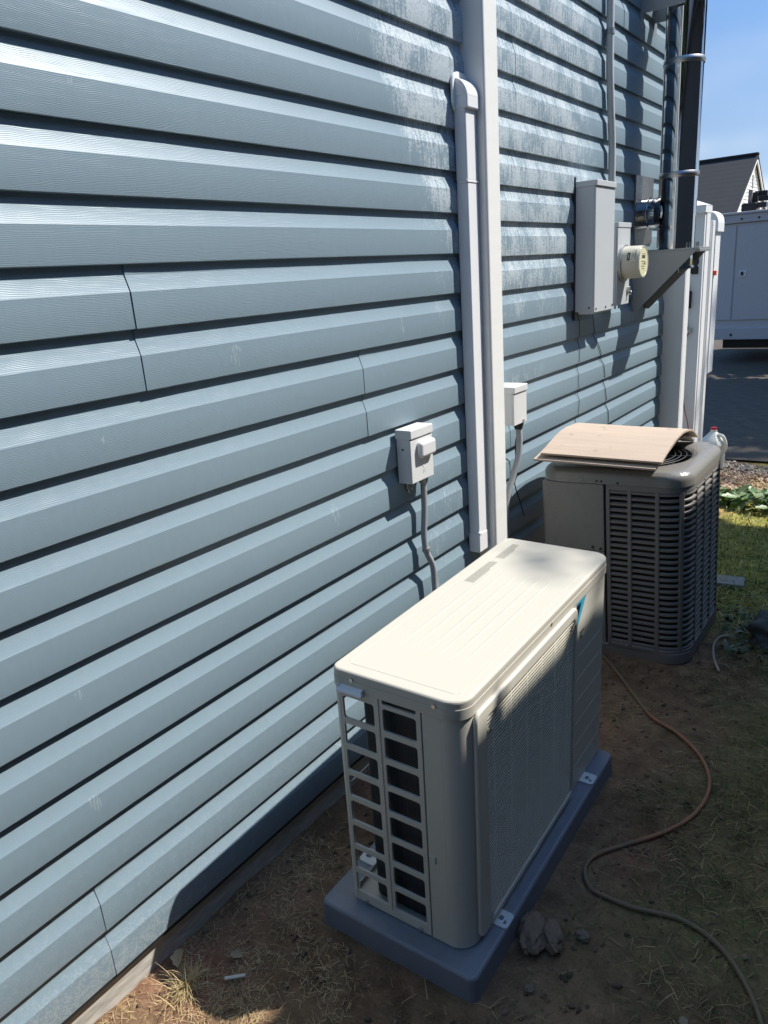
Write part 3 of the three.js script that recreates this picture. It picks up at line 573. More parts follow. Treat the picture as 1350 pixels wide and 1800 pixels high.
// ------------------------------------------------------------------ line set cover by the trim post
{
  const t = thing('line_set_cover', 'white plastic duct cover running down the wall beside the trim post', 'duct cover', [0.004, 0, -2.098]);
  const z0 = -0.0325, z1 = 0.0325, xo = 0.047;
  const seg = (a, b, g = 0) => rbox(0.008 - g, a, z0 - g, xo + g, b, z1 + g, 0.005, 3);
  mesh('lower_duct', seg(0.505, 1.655), M.whitePlastic, t);
  mesh('upper_duct', seg(1.658, 1.855), M.whitePlastic, t);
  mesh('joint_sleeve', [rbox(xo - 0.004, 1.653, z0 - 0.002, xo + 0.0018, 1.659, z1 + 0.002, 0.0008), rbox(0.012, 1.653, z1 - 0.003, xo - 0.002, 1.659, z1 + 0.0018, 0.0008)], M.whitePlastic, t);
  mesh('end_cap', [seg(0.490, 0.56, 0.0018)], M.whitePlastic, t);
  mesh('latch', rbox(xo - 0.002, 0.558, z1 - 0.012, xo + 0.005, 0.564, z1 + 0.004, 0.001), M.whitePlastic, t);
  // elbow: quarter bend into the wall
  const R = 0.052, pr = [], c = 12;
  const shape = new THREE.Shape(); shape.moveTo(0, 0); shape.lineTo(R, 0); shape.absarc(0, 0, R, 0, Math.PI / 2, false); shape.lineTo(0, 0);
  const eg = extrude(shape, z1 - z0 - 0.002, 0.004, 14);
  mesh('elbow', [at(eg, 0.004, 1.880, z0 + 0.001), rbox(0.006, 1.848, z0 - 0.0025, xo + 0.009, 1.882, z1 + 0.0025, 0.004)], M.whitePlastic, t);
  const fl = extrude(rrShape(-0.05, -0.055, 0.05, 0.055, 0.035), 0.004, 0.0015, 10); fl.rotateY(Math.PI / 2);
  mesh('wall_flange', at(fl, 0.0125, 1.892, 0.0), M.whitePlastic, t);
}

// ------------------------------------------------------------------ disconnect boxes with flexible conduit
function flex(pts, r, name, parent, mat = M.conduit) {
  const c = new THREE.CatmullRomCurve3(pts.map((p) => V(...p)), false, 'catmullrom', 0.5), L = c.getLength(), n = Math.min(220, Math.round(L / 0.0028));
  const g = new THREE.TubeGeometry(c, n, r, 12, false), p = g.attributes.position;
  for (let i = 0; i <= n; i++) { const o = c.getPointAt(i / n), k = i % 2 ? 0.93 : 1.04; for (let j = 0; j <= 12; j++) { const q = i * 13 + j; p.setXYZ(q, o.x + (p.getX(q) - o.x) * k, o.y + (p.getY(q) - o.y) * k, o.z + (p.getZ(q) - o.z) * k); } }
  g.computeVertexNormals(); return mesh(name, g, mat, parent);
}
{
  const t = thing('disconnect_box', 'small grey disconnect box with pull handle mounted left of the duct cover', 'electrical box', [0.014, 0.838, -1.725]);
  mesh('body', rbox(0.0, 0, -0.056, 0.046, 0.150, 0.056, 0.003), M.discPaint, t);
  mesh('lid', [rbox(0.0462, 0.002, -0.057, 0.0495, 0.127, 0.0575, 0.0015), rbox(-0.002, 0.130, -0.058, 0.053, 0.156, 0.0585, 0.003)], M.discPaint, t);
  mesh('pull_handle', [rbox(0.046, 0.070, -0.052, 0.068, 0.118, 0.028, 0.012, 4)], M.discPaint, t);
  mesh('hasp', [rbox(0.006, -0.026, 0.010, 0.010, 0.0, 0.026, 0.001), at(new THREE.TorusGeometry(0.008, 0.0028, 6, 16), 0.008, -0.030, 0.012, 0, Math.PI / 2, 0)], M.screw, t);
  mesh('embossed_mark', [at(new THREE.TorusGeometry(0.007, 0.0009, 5, 16), 0.0497, 0.046, -0.006, 0, Math.PI / 2, 0), rbox(0.0493, 0.022, -0.012, 0.0503, 0.034, -0.009, 0.0003), rbox(0.0493, 0.022, -0.004, 0.0503, 0.034, -0.001, 0.0003)], M.discPaint, t);
  mesh('knockout', [at(cyl(0.003, 0.003, 0.003, 8), 0.022, 0.10, 0.0565, Math.PI / 2, 0, 0)], M.dark, t);
  const w = thing('flexible_conduit', 'grey corrugated conduit hanging below the small disconnect box', 'conduit', [0, 0, 0]);
  mesh('connector', [at(cyl(0.016, 0.013, 0.022, 14), 0.036, 0.829, -1.765)], M.galv, w);
  flex([[0.036, 0.835, -1.765], [0.036, 0.74, -1.762], [0.034, 0.655, -1.755], [0.036, 0.60, -1.76], [0.042, 0.545, -1.782], [0.042, 0.47, -1.787], [0.05, 0.38, -1.785], [0.09, 0.26, -1.775], [0.16, 0.18, -1.74], [0.262, 0.16, -1.70]], 0.0095, 'hose', w);
  mesh('coupling', at(cyl(0.0125, 0.0125, 0.012, 12), 0.036, 0.607, -1.759), M.galv, w);
}
{
  const t = thing('disconnect_box', 'pale plain disconnect box half hidden behind the white trim post', 'electrical box', [-0.028, 0.876, -2.386]);
  t.scale.set(0.95, 0.9, 0.92);
  mesh('body', rbox(0, 0, -0.055, 0.080, 0.142, 0.055, 0.003), M.discPaint, t);
  mesh('lid', [rbox(0.0802, -0.002, -0.056, 0.0875, 0.122, 0.056, 0.002), rbox(-0.002, 0.124, -0.058, 0.092, 0.150, 0.058, 0.003)], M.discPaint, t);
  mesh('catch', rbox(0.086, 0.0, -0.03, 0.091, 0.012, -0.018, 0.001), M.screw, t);
  const w = thing('flexible_conduit', 'smooth grey conduit dropping behind the trim post towards the louvred condenser', 'conduit');
  mesh('connector', [at(cyl(0.02, 0.014, 0.022, 14), 0.03, 0.858, -2.42)], M.dark, w);
  mesh('hose', capped([[0.03, 0.866, -2.42], [0.032, 0.80, -2.422], [0.03, 0.74, -2.412], [0.02, 0.67, -2.385], [0.012, 0.59, -2.352], [0.01, 0.48, -2.335], [0.02, 0.36, -2.36], [0.06, 0.27, -2.44], [0.13, 0.25, -2.56]], 0.0115, 80, 12), M.conduit, w);
}
mesh('control_wire', capped([[0.028, 0.865, -2.46], [0.0, 0.80, -2.462], [-0.012, 0.73, -2.478], [-0.008, 0.66, -2.482], [-0.016, 0.62, -2.475], [-0.008, 0.545, -2.5], [0.0, 0.48, -2.52]], 0.0022, 60, 6), M.dark);
tag(scene.children[scene.children.length - 1], 'thin dark wire hanging down the siding below the pale disconnect box', 'wire');

// ------------------------------------------------------------------ meter cabinet, meter, conduit, wires
{
  const t = thing('service_cabinet', 'tall grey metal electrical cabinet on the wall above the condenser', 'cabinet', [-0.03, 1.205, -3.2]);
  mesh('body', rbox(0, 0.004, -0.110, 0.082, 0.50, 0.110, 0.002), M.boxPaint, t);
  mesh('cover', rbox(0.0825, 0.0, -0.112, 0.0895, 0.488, 0.112, 0.002), M.boxPaint, t);
  mesh('rain_hood', rbox(-0.002, 0.489, -0.114, 0.095, 0.512, 0.114, 0.003), M.boxPaint, t);
  mesh('bottom_lip', rbox(0.02, -0.006, -0.108, 0.084, 0.004, 0.108, 0.001), M.boxPaint, t);
  for (const [x, y, z] of [[0.0905, 0.015, 0.095], [0.0905, 0.015, -0.02], [0.0905, 0.018, -0.1]]) mesh('screw', at(cyl(0.004, 0.004, 0.004, 8), x, y, z, 0, 0, Math.PI / 2), M.dark, t);
  mesh('knockout', [at(cyl(0.004, 0.004, 0.003, 8), 0.066, 0.02, 0.1105, Math.PI / 2, 0, 0)], M.dark, t);
  mesh('mounting_back', rbox(-0.006, -0.03, 0.108, 0.006, 0.53, 0.118, 0.001), M.dark, t);
  const s = thing('meter_socket', 'narrow grey meter socket beside the tall cabinet with a meter on its face', 'meter socket', [-0.03, 1.212, -3.488]);
  mesh('body', rbox(0, 0, -0.085, 0.068, 0.345, 0.085, 0.002), M.boxPaint, s);
  mesh('cover', [rbox(0.0685, 0.0, -0.084, 0.0745, 0.330, 0.084, 0.002), rbox(-0.001, 0.331, -0.087, 0.077, 0.352, 0.087, 0.002)], M.boxPaint, s);
  mesh('seal_latch', [rbox(0.07, 0.05, -0.075, 0.086, 0.075, -0.055, 0.003), at(new THREE.TorusGeometry(0.008, 0.0025, 6, 14), 0.085, 0.048, -0.066)], M.screw, s);
  for (const z of [-0.02, 0.03]) mesh('bottom_screw', at(cyl(0.004, 0.004, 0.018, 8), 0.05, -0.008, z), M.screw, s);
  const m = thing('electric_meter', 'round yellowed electricity meter with printed label on the meter socket', 'meter', [0.044, 1.393, -3.482]); m.scale.setScalar(0.94);
  const ivory = std([0.55, 0.53, 0.44], 0.4), glassy = std([0.60, 0.58, 0.45], 0.22, { clearcoat: 0.6 });
  mesh('collar', at(cyl(0.084, 0.086, 0.014, 36), 0.006, 0, 0, 0, 0, -Math.PI / 2), M.galv, m);
  const L = new THREE.LatheGeometry([[0, 0], [0.074, 0], [0.0745, 0.02], [0.0725, 0.078], [0.070, 0.081], [0.0, 0.081]].map((p) => new THREE.Vector2(...p)), 40);
  mesh('housing', at(toCreasedNormals(L, 0.7), 0.012, 0, 0, 0, 0, -Math.PI / 2), ivory, m);
  const face = document.createElement('canvas'); face.width = face.height = 256; { const x = face.getContext('2d'); x.fillStyle = '#d8d3ac'; x.fillRect(0, 0, 256, 256); x.fillStyle = '#4b4a38'; x.fillRect(78, 56, 100, 44); x.fillStyle = '#6d6a4c'; for (let i = 0; i < 4; i++) x.fillRect(60 + (i % 2) * 18, 122 + i * 22, 100 - (i % 2) * 20, 9); x.fillRect(150, 128, 40, 30); x.fillStyle = '#f2ecca'; x.fillRect(84, 62, 88, 6); }
  const ft = new THREE.CanvasTexture(face); ft.colorSpace = THREE.SRGBColorSpace;
  mesh('dial_face', at(new THREE.CircleGeometry(0.064, 36), 0.0965, 0, 0, 0, Math.PI / 2, 0), new THREE.MeshPhysicalMaterial({ map: ft, roughness: 0.5 }), m);
  const rim = []; for (let k = 0; k < 28; k++) { const a = k / 28 * Math.PI * 2; rim.push(at(new THREE.BoxGeometry(0.008, 0.006, 0.004), 0.0945, 0.069 * Math.cos(a), 0.069 * Math.sin(a), a, 0, 0)); }
  mesh('rim', [at(new THREE.TorusGeometry(0.068, 0.005, 8, 36), 0.0935, 0, 0, 0, Math.PI / 2, 0), ...rim], glassy, m);
  const lb = document.createElement('canvas'); lb.width = 128; lb.height = 128; { const x = lb.getContext('2d'); x.fillStyle = '#c9c4b0'; x.fillRect(0, 0, 128, 128); x.fillStyle = '#55554c'; x.fillRect(14, 12, 90, 8); x.fillRect(14, 34, 8, 10); x.font = '30px sans-serif'; x.fillText('230', 36, 56); x.fillStyle = '#2c2c28'; x.fillRect(40, 78, 76, 34); x.fillStyle = '#c9c4b0'; x.fillRect(58, 90, 44, 8); }
  const lt = new THREE.CanvasTexture(lb); lt.colorSpace = THREE.SRGBColorSpace;
  const lg = new THREE.CylinderGeometry(0.0749, 0.0749, 0.05, 14, 1, true, 0, 0.85); lg.rotateZ(-Math.PI / 2);
  mesh('side_label', at(lg, 0.06, 0, 0, -0.55 - 0.35, 0, 0), new THREE.MeshPhysicalMaterial({ map: lt, roughness: 0.5, side: THREE.DoubleSide }), m);
}
{
  const c = thing('service_conduit', 'pale grey vertical conduit rising from the top of the tall cabinet', 'conduit');
  mesh('pipe', capped([[-0.008, 1.70, -3.27], [-0.008, 1.76, -3.27], [-0.008, 1.88, -3.265], [-0.008, 2.0, -3.245], [-0.008, 2.15, -3.222], [-0.008, 2.3, -3.215], [-0.008, 2.6, -3.21], [-0.008, 3.2, -3.21]].map(([x, y, z]) => [x, y, z - 0.19]), 0.0155, 80, 14), std([0.52, 0.52, 0.50], 0.5), c);
  mesh('strap', [at(cyl(0.018, 0.018, 0.022, 16), -0.008, 2.30, -3.405), rbox(-0.035, 2.289, -3.435, -0.005, 2.311, -3.40, 0.001)], M.galv, c);
  const w1 = thing('ground_wire', 'thin dark wire wandering down the siding from under the tall cabinet', 'wire');
  const fold = (y) => { const f = ((y - (Y0 - 0.012)) / PITCH) % 1, k = f < 0.6 ? 0.0115 : f < 0.85 ? 0.0115 - (f - 0.6) / 0.25 * 0.010 : 0.002; return -0.04 + k + 0.003; };
  const run = (pts) => { const c2 = new THREE.CatmullRomCurve3(pts.map(([z, y]) => V(0, y, z)), false, 'catmullrom', 0.5), o = []; for (let i = 0; i <= 60; i++) { const p = c2.getPoint(i / 60); o.push([fold(p.y), p.y, p.z]); } return o; };
  mesh('strand', capped(run([[-3.30, 1.20], [-3.33, 1.10], [-3.40, 1.02], [-3.46, 0.93], [-3.49, 0.80], [-3.53, 0.70], [-3.53, 0.60], [-3.50, 0.45], [-3.50, 0.25]]), 0.0015, 160, 6), M.dark, w1);
  const w2 = thing('ground_wire', 'thin dark wire left of the other, near the cabinet shadow on the siding', 'wire');
  mesh('strand', capped(run([[-3.14, 1.20], [-3.15, 1.05], [-3.14, 0.93], [-3.15, 0.82], [-3.12, 0.70], [-3.13, 0.55], [-3.12, 0.30]]), 0.0011, 160, 6), M.dark, w2);
}

// ------------------------------------------------------------------ stainless chimney
{
  const st = std([0.50, 0.51, 0.53], 0.09, { metalness: 1 });
  const stT = greyTex(256, 512, (u, v) => 0.35 + 0.5 * fbm(u * 5, v * 7, 2, 4));
  const steel = new THREE.MeshPhysicalMaterial({ color: lin(0.50, 0.51, 0.53), metalness: 1, roughness: 0.22, roughnessMap: stT, bumpMap: greyTex(256, 512, (u, v) => 0.5 + 0.5 * fbm(u * 2, v * 3, 4, 2)), bumpScale: 0.003 });
  const t = thing('chimney_pipe', 'tall polished stainless chimney pipe standing off the wall on a bracket', 'chimney pipe', [0.14, 0, -3.97]);
  const r = 0.086, bandM = std([0.48, 0.48, 0.48], 0.4, { metalness: 1 });
  const section = (a, b) => { const g = new THREE.CylinderGeometry(r, r, b - a, 48, 6, true); return g.translate(0, (a + b) / 2, 0); };
  const bandAt = (y) => mesh('locking_band', [new THREE.LatheGeometry([[r, -0.013], [r + 0.004, -0.012], [r + 0.004, -0.004], [r + 0.0065, 0], [r + 0.004, 0.004], [r + 0.004, 0.012], [r, 0.013]].map((p) => new THREE.Vector2(p[0], p[1])), 48).translate(0, y, 0)], bandM, t);
  const seam = (a, b) => rbox(r - 0.001, a, 0.008, r + 0.0035, b, 0.014, 0.001);
  mesh('pipe_section', [section(1.775, 2.245), at(seam(1.79, 2.24), 0, 0, 0, 0, -2.45, 0)], steel, t);
  mesh('pipe_section', [section(2.25, 3.15), at(seam(2.27, 3.1), 0, 0, 0, 0, -2.2, 0)], steel, t);
  mesh('pipe_section', [section(3.15, 4.6)], steel, t);
  bandAt(1.772); bandAt(2.248); bandAt(3.15);
  const tee = mesh('tee', [section(1.44, 1.77), at(seam(1.45, 1.765), 0, 0, 0, 0, -2.6, 0)], steel, t);
  mesh('tee_branch', [at(new THREE.CylinderGeometry(0.07, 0.07, 0.155, 36, 1, true), -0.115, 1.615, 0, 0, 0, Math.PI / 2), at(new THREE.CylinderGeometry(0.07, 0.082, 0.03, 36, 1, true), -0.078, 1.615, 0, 0, 0, Math.PI / 2)], steel, tee);
  mesh('branch_band', at(new THREE.TorusGeometry(0.072, 0.004, 8, 36), -0.13, 1.615, 0, 0, Math.PI / 2, 0), steel, tee);
  mesh('wall_thimble', [rbox(-0.178, 1.475, -0.15, -0.162, 1.79, 0.13, 0.002)], std([0.22, 0.21, 0.20], 0.5, { metalness: 0.7, roughnessMap: grime }), t);  // plate steel darkened to stand for the pipe shadow across it
  // support bracket: base plate with two triangular cheeks
  const brk = mesh('support_bracket', [rbox(-0.178, 1.432, -0.105, 0.135, 1.440, 0.105, 0.001), rbox(0.105, 1.420, -0.10, 0.138, 1.432, 0.10, 0.001)], M.galv, t);
  for (const z of [0.102, -0.106]) { const g = extrude(poly([[-0.176, 1.155], [-0.150, 1.155], [0.125, 1.428], [0.125, 1.4315], [-0.176, 1.4315]]), 0.003, 0.0005, 2); mesh('bracket_cheek', at(g, 0, 0, z), M.galv, brk); }
  mesh('bracket_bolt', [at(cyl(0.006, 0.006, 0.03, 8), 0.11, 1.45, 0.06), at(cyl(0.006, 0.006, 0.03, 8), 0.11, 1.45, 0.03)], M.screw, brk);
  mesh('cleanout_cap', [new THREE.CylinderGeometry(r - 0.004, r - 0.004, 0.075, 40).translate(0, 1.393, 0), new THREE.CylinderGeometry(r + 0.003, r + 0.003, 0.014, 40).translate(0, 1.352, 0), new THREE.CylinderGeometry(0.02, 0.02, 0.02, 16).translate(0, 1.338, 0)], steel, t);
  // wall band above
  const wb = mesh('wall_band', new THREE.LatheGeometry([[r + 0.001, -0.02], [r + 0.004, -0.02], [r + 0.004, 0.02], [r + 0.001, 0.02]].map((p) => new THREE.Vector2(p[0], p[1])), 40).translate(0, 2.52, 0), M.galv, t);
  for (const z of [0.10, -0.10]) mesh('band_arm', [rbox(-0.178, 2.46, z - 0.002, 0.02, 2.58, z + 0.002, 0.001), rbox(-0.18, 2.40, z - 0.03, -0.168, 2.64, z + 0.012, 0.001)], M.galv, wb);
}

// ------------------------------------------------------------------ white fence posts and things at the corner
{
  const p = thing('fence_post', 'white vinyl post with pyramid cap and a black hinge, behind the chimney', 'post', [-0.018, 0, -5.02]);
  mesh('post_body', rbox(-0.095, 0, -0.06, 0.055, 1.655, 0.06, 0.006), M.trimWhite, p);
  mesh('post_edge', rbox(0.050, 0.0, -0.058, 0.060, 1.655, 0.030, 0.003), M.trimWhite, p);
  const cap = new THREE.CylinderGeometry(0.004, 0.118, 0.035, 4, 1); cap.rotateY(Math.PI / 4);
  mesh('post_cap', [at(cap, -0.02, 1.702, 0), rbox(-0.102, 1.640, -0.082, 0.062, 1.686, 0.082, 0.004)], M.trimWhite, p);
  const hs = poly([[-0.05, -0.05], [-0.02, -0.05], [-0.012, -0.04], [0.0, -0.05], [0.034, -0.05], [0.034, -0.012], [0.024, 0], [0.034, 0.012], [0.034, 0.05], [0.012, 0.05], [0.002, 0.04], [-0.008, 0.05], [-0.05, 0.05]]);
  mesh('hinge', at(extrude(hs, 0.006, 0.001, 2), 0.0, 1.345, 0.061), M.black, p);
  for (const y of [1.58, 1.45]) mesh('screw', at(cyl(0.005, 0.005, 0.004, 8), -0.03, y, 0.0615, Math.PI / 2, 0, 0), M.conduit, p);
  const g = thing('vinyl_fence', 'narrow white vinyl fence section next to the capped post', 'fence', [0.012, 0, -5.16]);
  mesh('panel', [rbox(-0.02, 0.04, -0.03, 0.035, 1.60, 0.03, 0.004)], M.trimWhite, g); mesh('groove_strip', rbox(0.004, 0.1, 0.029, 0.018, 1.52, 0.034, 0.002), M.trimWhite, g);
  const k = thing('domed_cabinet', 'slim white cabinet with a rounded overhanging lid behind the capped post', 'cabinet', [-0.052, 0, -5.45]);
  mesh('body', rbox(-0.11, 0.62, -0.12, 0.052, 1.545, 0.02, 0.01), M.trimWhite, k);
  const lid = new THREE.Shape(); lid.moveTo(-0.13, 0); lid.lineTo(0.066, 0); lid.lineTo(0.066, 0.055); lid.bezierCurveTo(0.064, 0.115, 0.02, 0.135, -0.03, 0.135); lid.lineTo(-0.13, 0.135); lid.closePath();
  mesh('domed_lid', at(extrude(lid, 0.17, 0.006, 10), 0, 1.542, -0.135), M.trimWhite, k);
  mesh('leg', rbox(-0.06, 0, -0.09, 0.012, 0.63, -0.01, 0.006), M.trimWhite, k);
  mesh('orange_tag', rbox(0.045, 1.27, 0.0, 0.068, 1.30, 0.03, 0.004), std([0.75, 0.12, 0.03], 0.5), k);
}
{ // plug box hanging on the post with its cord
  const t = thing('plug_adapter', 'black inline adapter box with grey label hanging on the white post', 'adapter', [-0.05, 1.145, -4.945]);
  mesh('body', rbox(-0.036, -0.052, -0.016, 0.036, 0.052, 0.016, 0.006), M.black, t);
  const c = document.createElement('canvas'); c.width = 96; c.height = 96; { const x = c.getContext('2d'); x.fillStyle = '#9aa0a2'; x.fillRect(0, 0, 96, 96); x.fillStyle = '#7a8083'; for (let i = 0; i < 4; i++) x.fillRect(12, 22 + i * 18, 62 - i * 9, 6); }
  const tx = new THREE.CanvasTexture(c); tx.colorSpace = THREE.SRGBColorSpace;
  mesh('label_print', at(new THREE.PlaneGeometry(0.052, 0.056), -0.001, -0.002, 0.0166), new THREE.MeshPhysicalMaterial({ map: tx, roughness: 0.5 }), t);
  mesh('plug', [rbox(-0.014, 0.052, -0.012, 0.016, 0.10, 0.010, 0.004)], std([0.42, 0.29, 0.06], 0.5), t);
  mesh('lead', capped([[0, 0.09, 0], [-0.004, 0.13, 0.0], [-0.022, 0.19, 0.0], [-0.03, 0.26, -0.01]], 0.004, 30, 8), std([0.35, 0.30, 0.18], 0.5), t);
  mesh('tail', capped([[0.004, -0.05, 0], [0.006, -0.10, 0.004], [0.016, -0.15, 0.002], [0.034, -0.19, 0.0]], 0.005, 30, 8), M.black, t);
  const w = thing('hanging_cord', 'reddish brown cord hanging down in front of the white post', 'cord');
  mesh('strand', capped([[-0.016, 0.955, -4.945], [-0.034, 0.90, -4.94], [-0.048, 0.80, -4.935], [-0.046, 0.66, -4.93], [-0.02, 0.5, -4.92], [0.02, 0.36, -4.9], [0.04, 0.2, -4.86], [0.06, 0.06, -4.8], [0.1, 0.012, -4.7]], 0.0042, 80, 8), std([0.30, 0.12, 0.085], 0.55), w);
  mesh('connector', rbox(-0.022, 0.945, -4.955, 0.0, 0.975, -4.935, 0.004), std([0.45, 0.44, 0.38], 0.5), w);
}
{ // milk jug
  const t = thing('plastic_jug', 'milky plastic jug with a red cap standing on gravel by the driveway', 'jug', [0.085, 0.006, -5.33]);
  t.rotation.y = 0.5;
  const jm = std([0.82, 0.82, 0.72], 0.4);
  const b = extrude(rrShape(-0.07, -0.07, 0.07, 0.07, 0.03), 0.15, 0.008, 6); b.rotateX(-Math.PI / 2);
  const sh = new THREE.CylinderGeometry(0.022, 0.094, 0.085, 28, 4); { const p = sh.attributes.position; for (let i = 0; i < p.count; i++) { const y = p.getY(i) / 0.085 + 0.5, k = 1 + 0.22 * Math.sin(y * Math.PI) * (1 - y); const x = p.getX(i), z = p.getZ(i); const sq = 1 - 0.12 * (1 - y) * Math.pow(Math.abs(Math.sin(2 * Math.atan2(z, x) )), 1) ; p.setX(i, x * k * sq); p.setZ(i, z * k * sq); } sh.computeVertexNormals(); }
  mesh('bottle', [b, at(sh, 0, 0.198, 0), at(cyl(0.02, 0.023, 0.03, 20), 0, 0.247, 0)], jm, t);
  mesh('handle', tube([[0.02, 0.225, 0.03], [0.045, 0.215, 0.055], [0.062, 0.17, 0.066], [0.062, 0.12, 0.064], [0.05, 0.10, 0.05]], 0.011, 30, 10), jm, t);
  mesh('cap', [at(cyl(0.0205, 0.0215, 0.014, 20), 0, 0.263, 0)], std([0.55, 0.03, 0.03], 0.4), t);
}

// ------------------------------------------------------------------ extension cord on the ground
{
  const w = thing('extension_cord', 'dusty orange extension cord snaking across the soil beside the cream unit', 'extension cord');
  const P = [[0.30, -2.44], [0.37, -2.405], [0.46, -2.31], [0.54, -2.22], [0.625, -2.123], [0.72, -2.06], [0.80, -1.99], [0.851, -1.897], [0.863, -1.80], [0.845, -1.70], [0.80, -1.61], [0.739, -1.526], [0.690, -1.45], [0.683, -1.394], [0.712, -1.352], [0.758, -1.345], [0.811, -1.347], [0.86, -1.36], [0.91, -1.37], [0.963, -1.362], [1.01, -1.335], [1.055, -1.285], [1.095, -1.222], [1.14, -1.10], [1.20, -0.95], [1.30, -0.8]];
  const cT = colourTex(1024, 32, (u, v, c) => { const n = fbm(u * 40, v * 2, 3, 4), d = smooth(-0.15, 0.25, n + 0.35 * Math.cos((u - 0.36) * 9) * -1 + 0.1); c[0] = mix(0.36, 0.20, d); c[1] = mix(0.15, 0.14, d); c[2] = mix(0.07, 0.08, d); });
  mesh('cable', capped(P.map(([x, z]) => [x, groundH(x, z) + 0.0065, z]), 0.0056, 360, 10), new THREE.MeshPhysicalMaterial({ map: cT, roughness: 0.6 }), w);
}

// ------------------------------------------------------------------ litter on the ground
{
  const lump = (sx, sy, sz, s) => { const g = mergeVertices(new THREE.IcosahedronGeometry(1, 9).deleteAttribute('uv').deleteAttribute('normal')), p = g.attributes.position; for (let i = 0; i < p.count; i++) { const v = V(p.getX(i), p.getY(i), p.getZ(i)); const k = 1 + 0.45 * fbm(v.x * 1.7 + s, v.y * 1.7, v.z * 1.7, 4) + 0.2 * fbm(v.x * 5, v.y * 5 + s, v.z * 5, 4) - 0.12 * Math.abs(N(v.x * 4 + s, v.y * 4, v.z * 4)); p.setXYZ(i, v.x * k * sx, v.y * k * sy, v.z * k * sz); } g.computeVertexNormals(); return g; };
  const earth = std([0.25, 0.18, 0.125], 1, { specularIntensity: 0.2, bumpMap: grime, bumpScale: 0.004 });
  const c = thing('soil_clod', 'cracked lump of dry soil beside the right side of the blue pad', 'clod', [0.667, 0.012, -1.165]);
  mesh('lump', at(lump(0.030, 0.024, 0.052, 2.2), -0.014, 0.004, 0.006, 0, 0.35, 0), earth, c); mesh('lump', at(lump(0.022, 0.022, 0.043, 5.1), 0.026, 0.003, -0.012, 0, 0.5, 0), earth, c);
  const st = [[0.745, -1.22, 0.013, 'largest brown pebble, lying between the soil clod and the cord'], [0.87, -1.03, 0.012, 'brown pebble on bare soil near the bottom edge, left of the cord'], [0.70, -1.045, 0.009, 'small tan pebble below the soil clod']];
  for (const [x, z, s, l] of st) { const m = mesh('pebble', at(lump(s * 1.2, s * 0.8, s, x * 9), x, groundH(x, z) + s * 0.4, z), std([0.22, 0.165, 0.12], 0.95)); tag(m, l, 'pebble'); }
  const rock = mesh('rock', at(lump(0.16, 0.095, 0.12, 7.7), 0.93, 0.03, -2.87, 0, 0.4, 0), std([0.10, 0.095, 0.09], 0.95, { bumpMap: grime, bumpScale: 0.01 })); tag(rock, 'rough dark rock lying in the shade right of the condenser', 'rock');
  const slab = mesh('paving_slab', at(rbox(-0.09, 0, -0.05, 0.09, 0.022, 0.05, 0.004), 0.585, 0.0, -3.30, 0, 0.15, 0), std([0.30, 0.29, 0.27], 0.9, { bumpMap: grime, bumpScale: 0.003 })); tag(slab, 'pale flat stone slab half hidden behind the condenser corner', 'slab');
  // a curled dry leaf and chip in the sun patch
  const leafGeo = (L, W, curl) => { const pos = [], idx = [], n = 8; for (let i = 0; i <= n; i++) { const t = i / n, w = W * Math.sin(Math.PI * Math.pow(t, 0.8)) * (1 + 0.25 * Math.sin(t * 19)); for (const s of [-1, 0, 1]) pos.push(s * w, curl * (s * s) * w * 0.9 + 0.25 * L * t * t * curl, t * L - L / 2); } for (let i = 0; i < n; i++) for (let k = 0; k < 2; k++) { const a = i * 3 + k; idx.push(a, a + 3, a + 1, a + 1, a + 3, a + 4); } const g = new THREE.BufferGeometry(); g.setAttribute('position', new THREE.Float32BufferAttribute(pos, 3)); g.setIndex(idx); g.computeVertexNormals(); return g; };
  const lm = new THREE.MeshPhysicalMaterial({ color: lin(0.48, 0.35, 0.2), roughness: 0.8, side: THREE.DoubleSide });
  tag(mesh('dry_leaf', at(leafGeo(0.05, 0.014, 0.9), 0.035, 0.016, -0.695, 0.2, 0.9, 0.3), lm), 'curled tan leaf at the foot of the wall beside the straw tuft', 'leaf');
  tag(mesh('wood_chip', at(rbox(-0.022, 0, -0.004, 0.022, 0.004, 0.004, 0.0015), 0.165, 0.006, -0.735, 0, 0.75, 0), std([0.62, 0.58, 0.50], 0.7)), 'pale splinter lying in the shade just right of the sunny patch', 'wood chip');
  const scrap = (x, z, s, ry, l) => tag(mesh('dry_leaf', at(leafGeo(s, s * 0.28, 0.7), x, groundH(x, z) + 0.008, z, 0.1, ry, 0.2), std([0.30, 0.24, 0.15], 0.85, { side: THREE.DoubleSide })), l, 'leaf');
  scrap(0.13, -0.775, 0.035, 1.9, 'small brown leaf in the shade beside the pale splinter'); scrap(0.98, -1.13, 0.03, 0.6, 'pale leaf scrap on soil left of the cord, near the bottom right corner');
  // straw tuft
  const tuft = thing('straw_tuft', 'tuft of dry yellow grass in the sunny patch at the bottom left', 'grass tuft', [0.095, 0.0, -0.665]);
  const bl = [], q0 = new THREE.Quaternion();
  for (let i = 0; i < 260; i++) { const l = rr(0.03, 0.085), a = rr(0, 6.28), d = rr(0, 0.045) * rnd() ** 0.4; const g = blade(0.012, rr(0.3, 1.4), 4); g.scale(l, l, l); bl.push(at(g, d * Math.cos(a) * 0.8, rr(-0.004, 0.004), d * Math.sin(a) * 1.4, rr(0.15, 1.1), rr(0, 6.28), 0)); }
  const sm = new THREE.MeshPhysicalMaterial({ color: lin(0.50, 0.38, 0.19), roughness: 0.8, side: THREE.DoubleSide });
  mesh('blades', bl, sm, tuft).userData.kind = 'stuff';
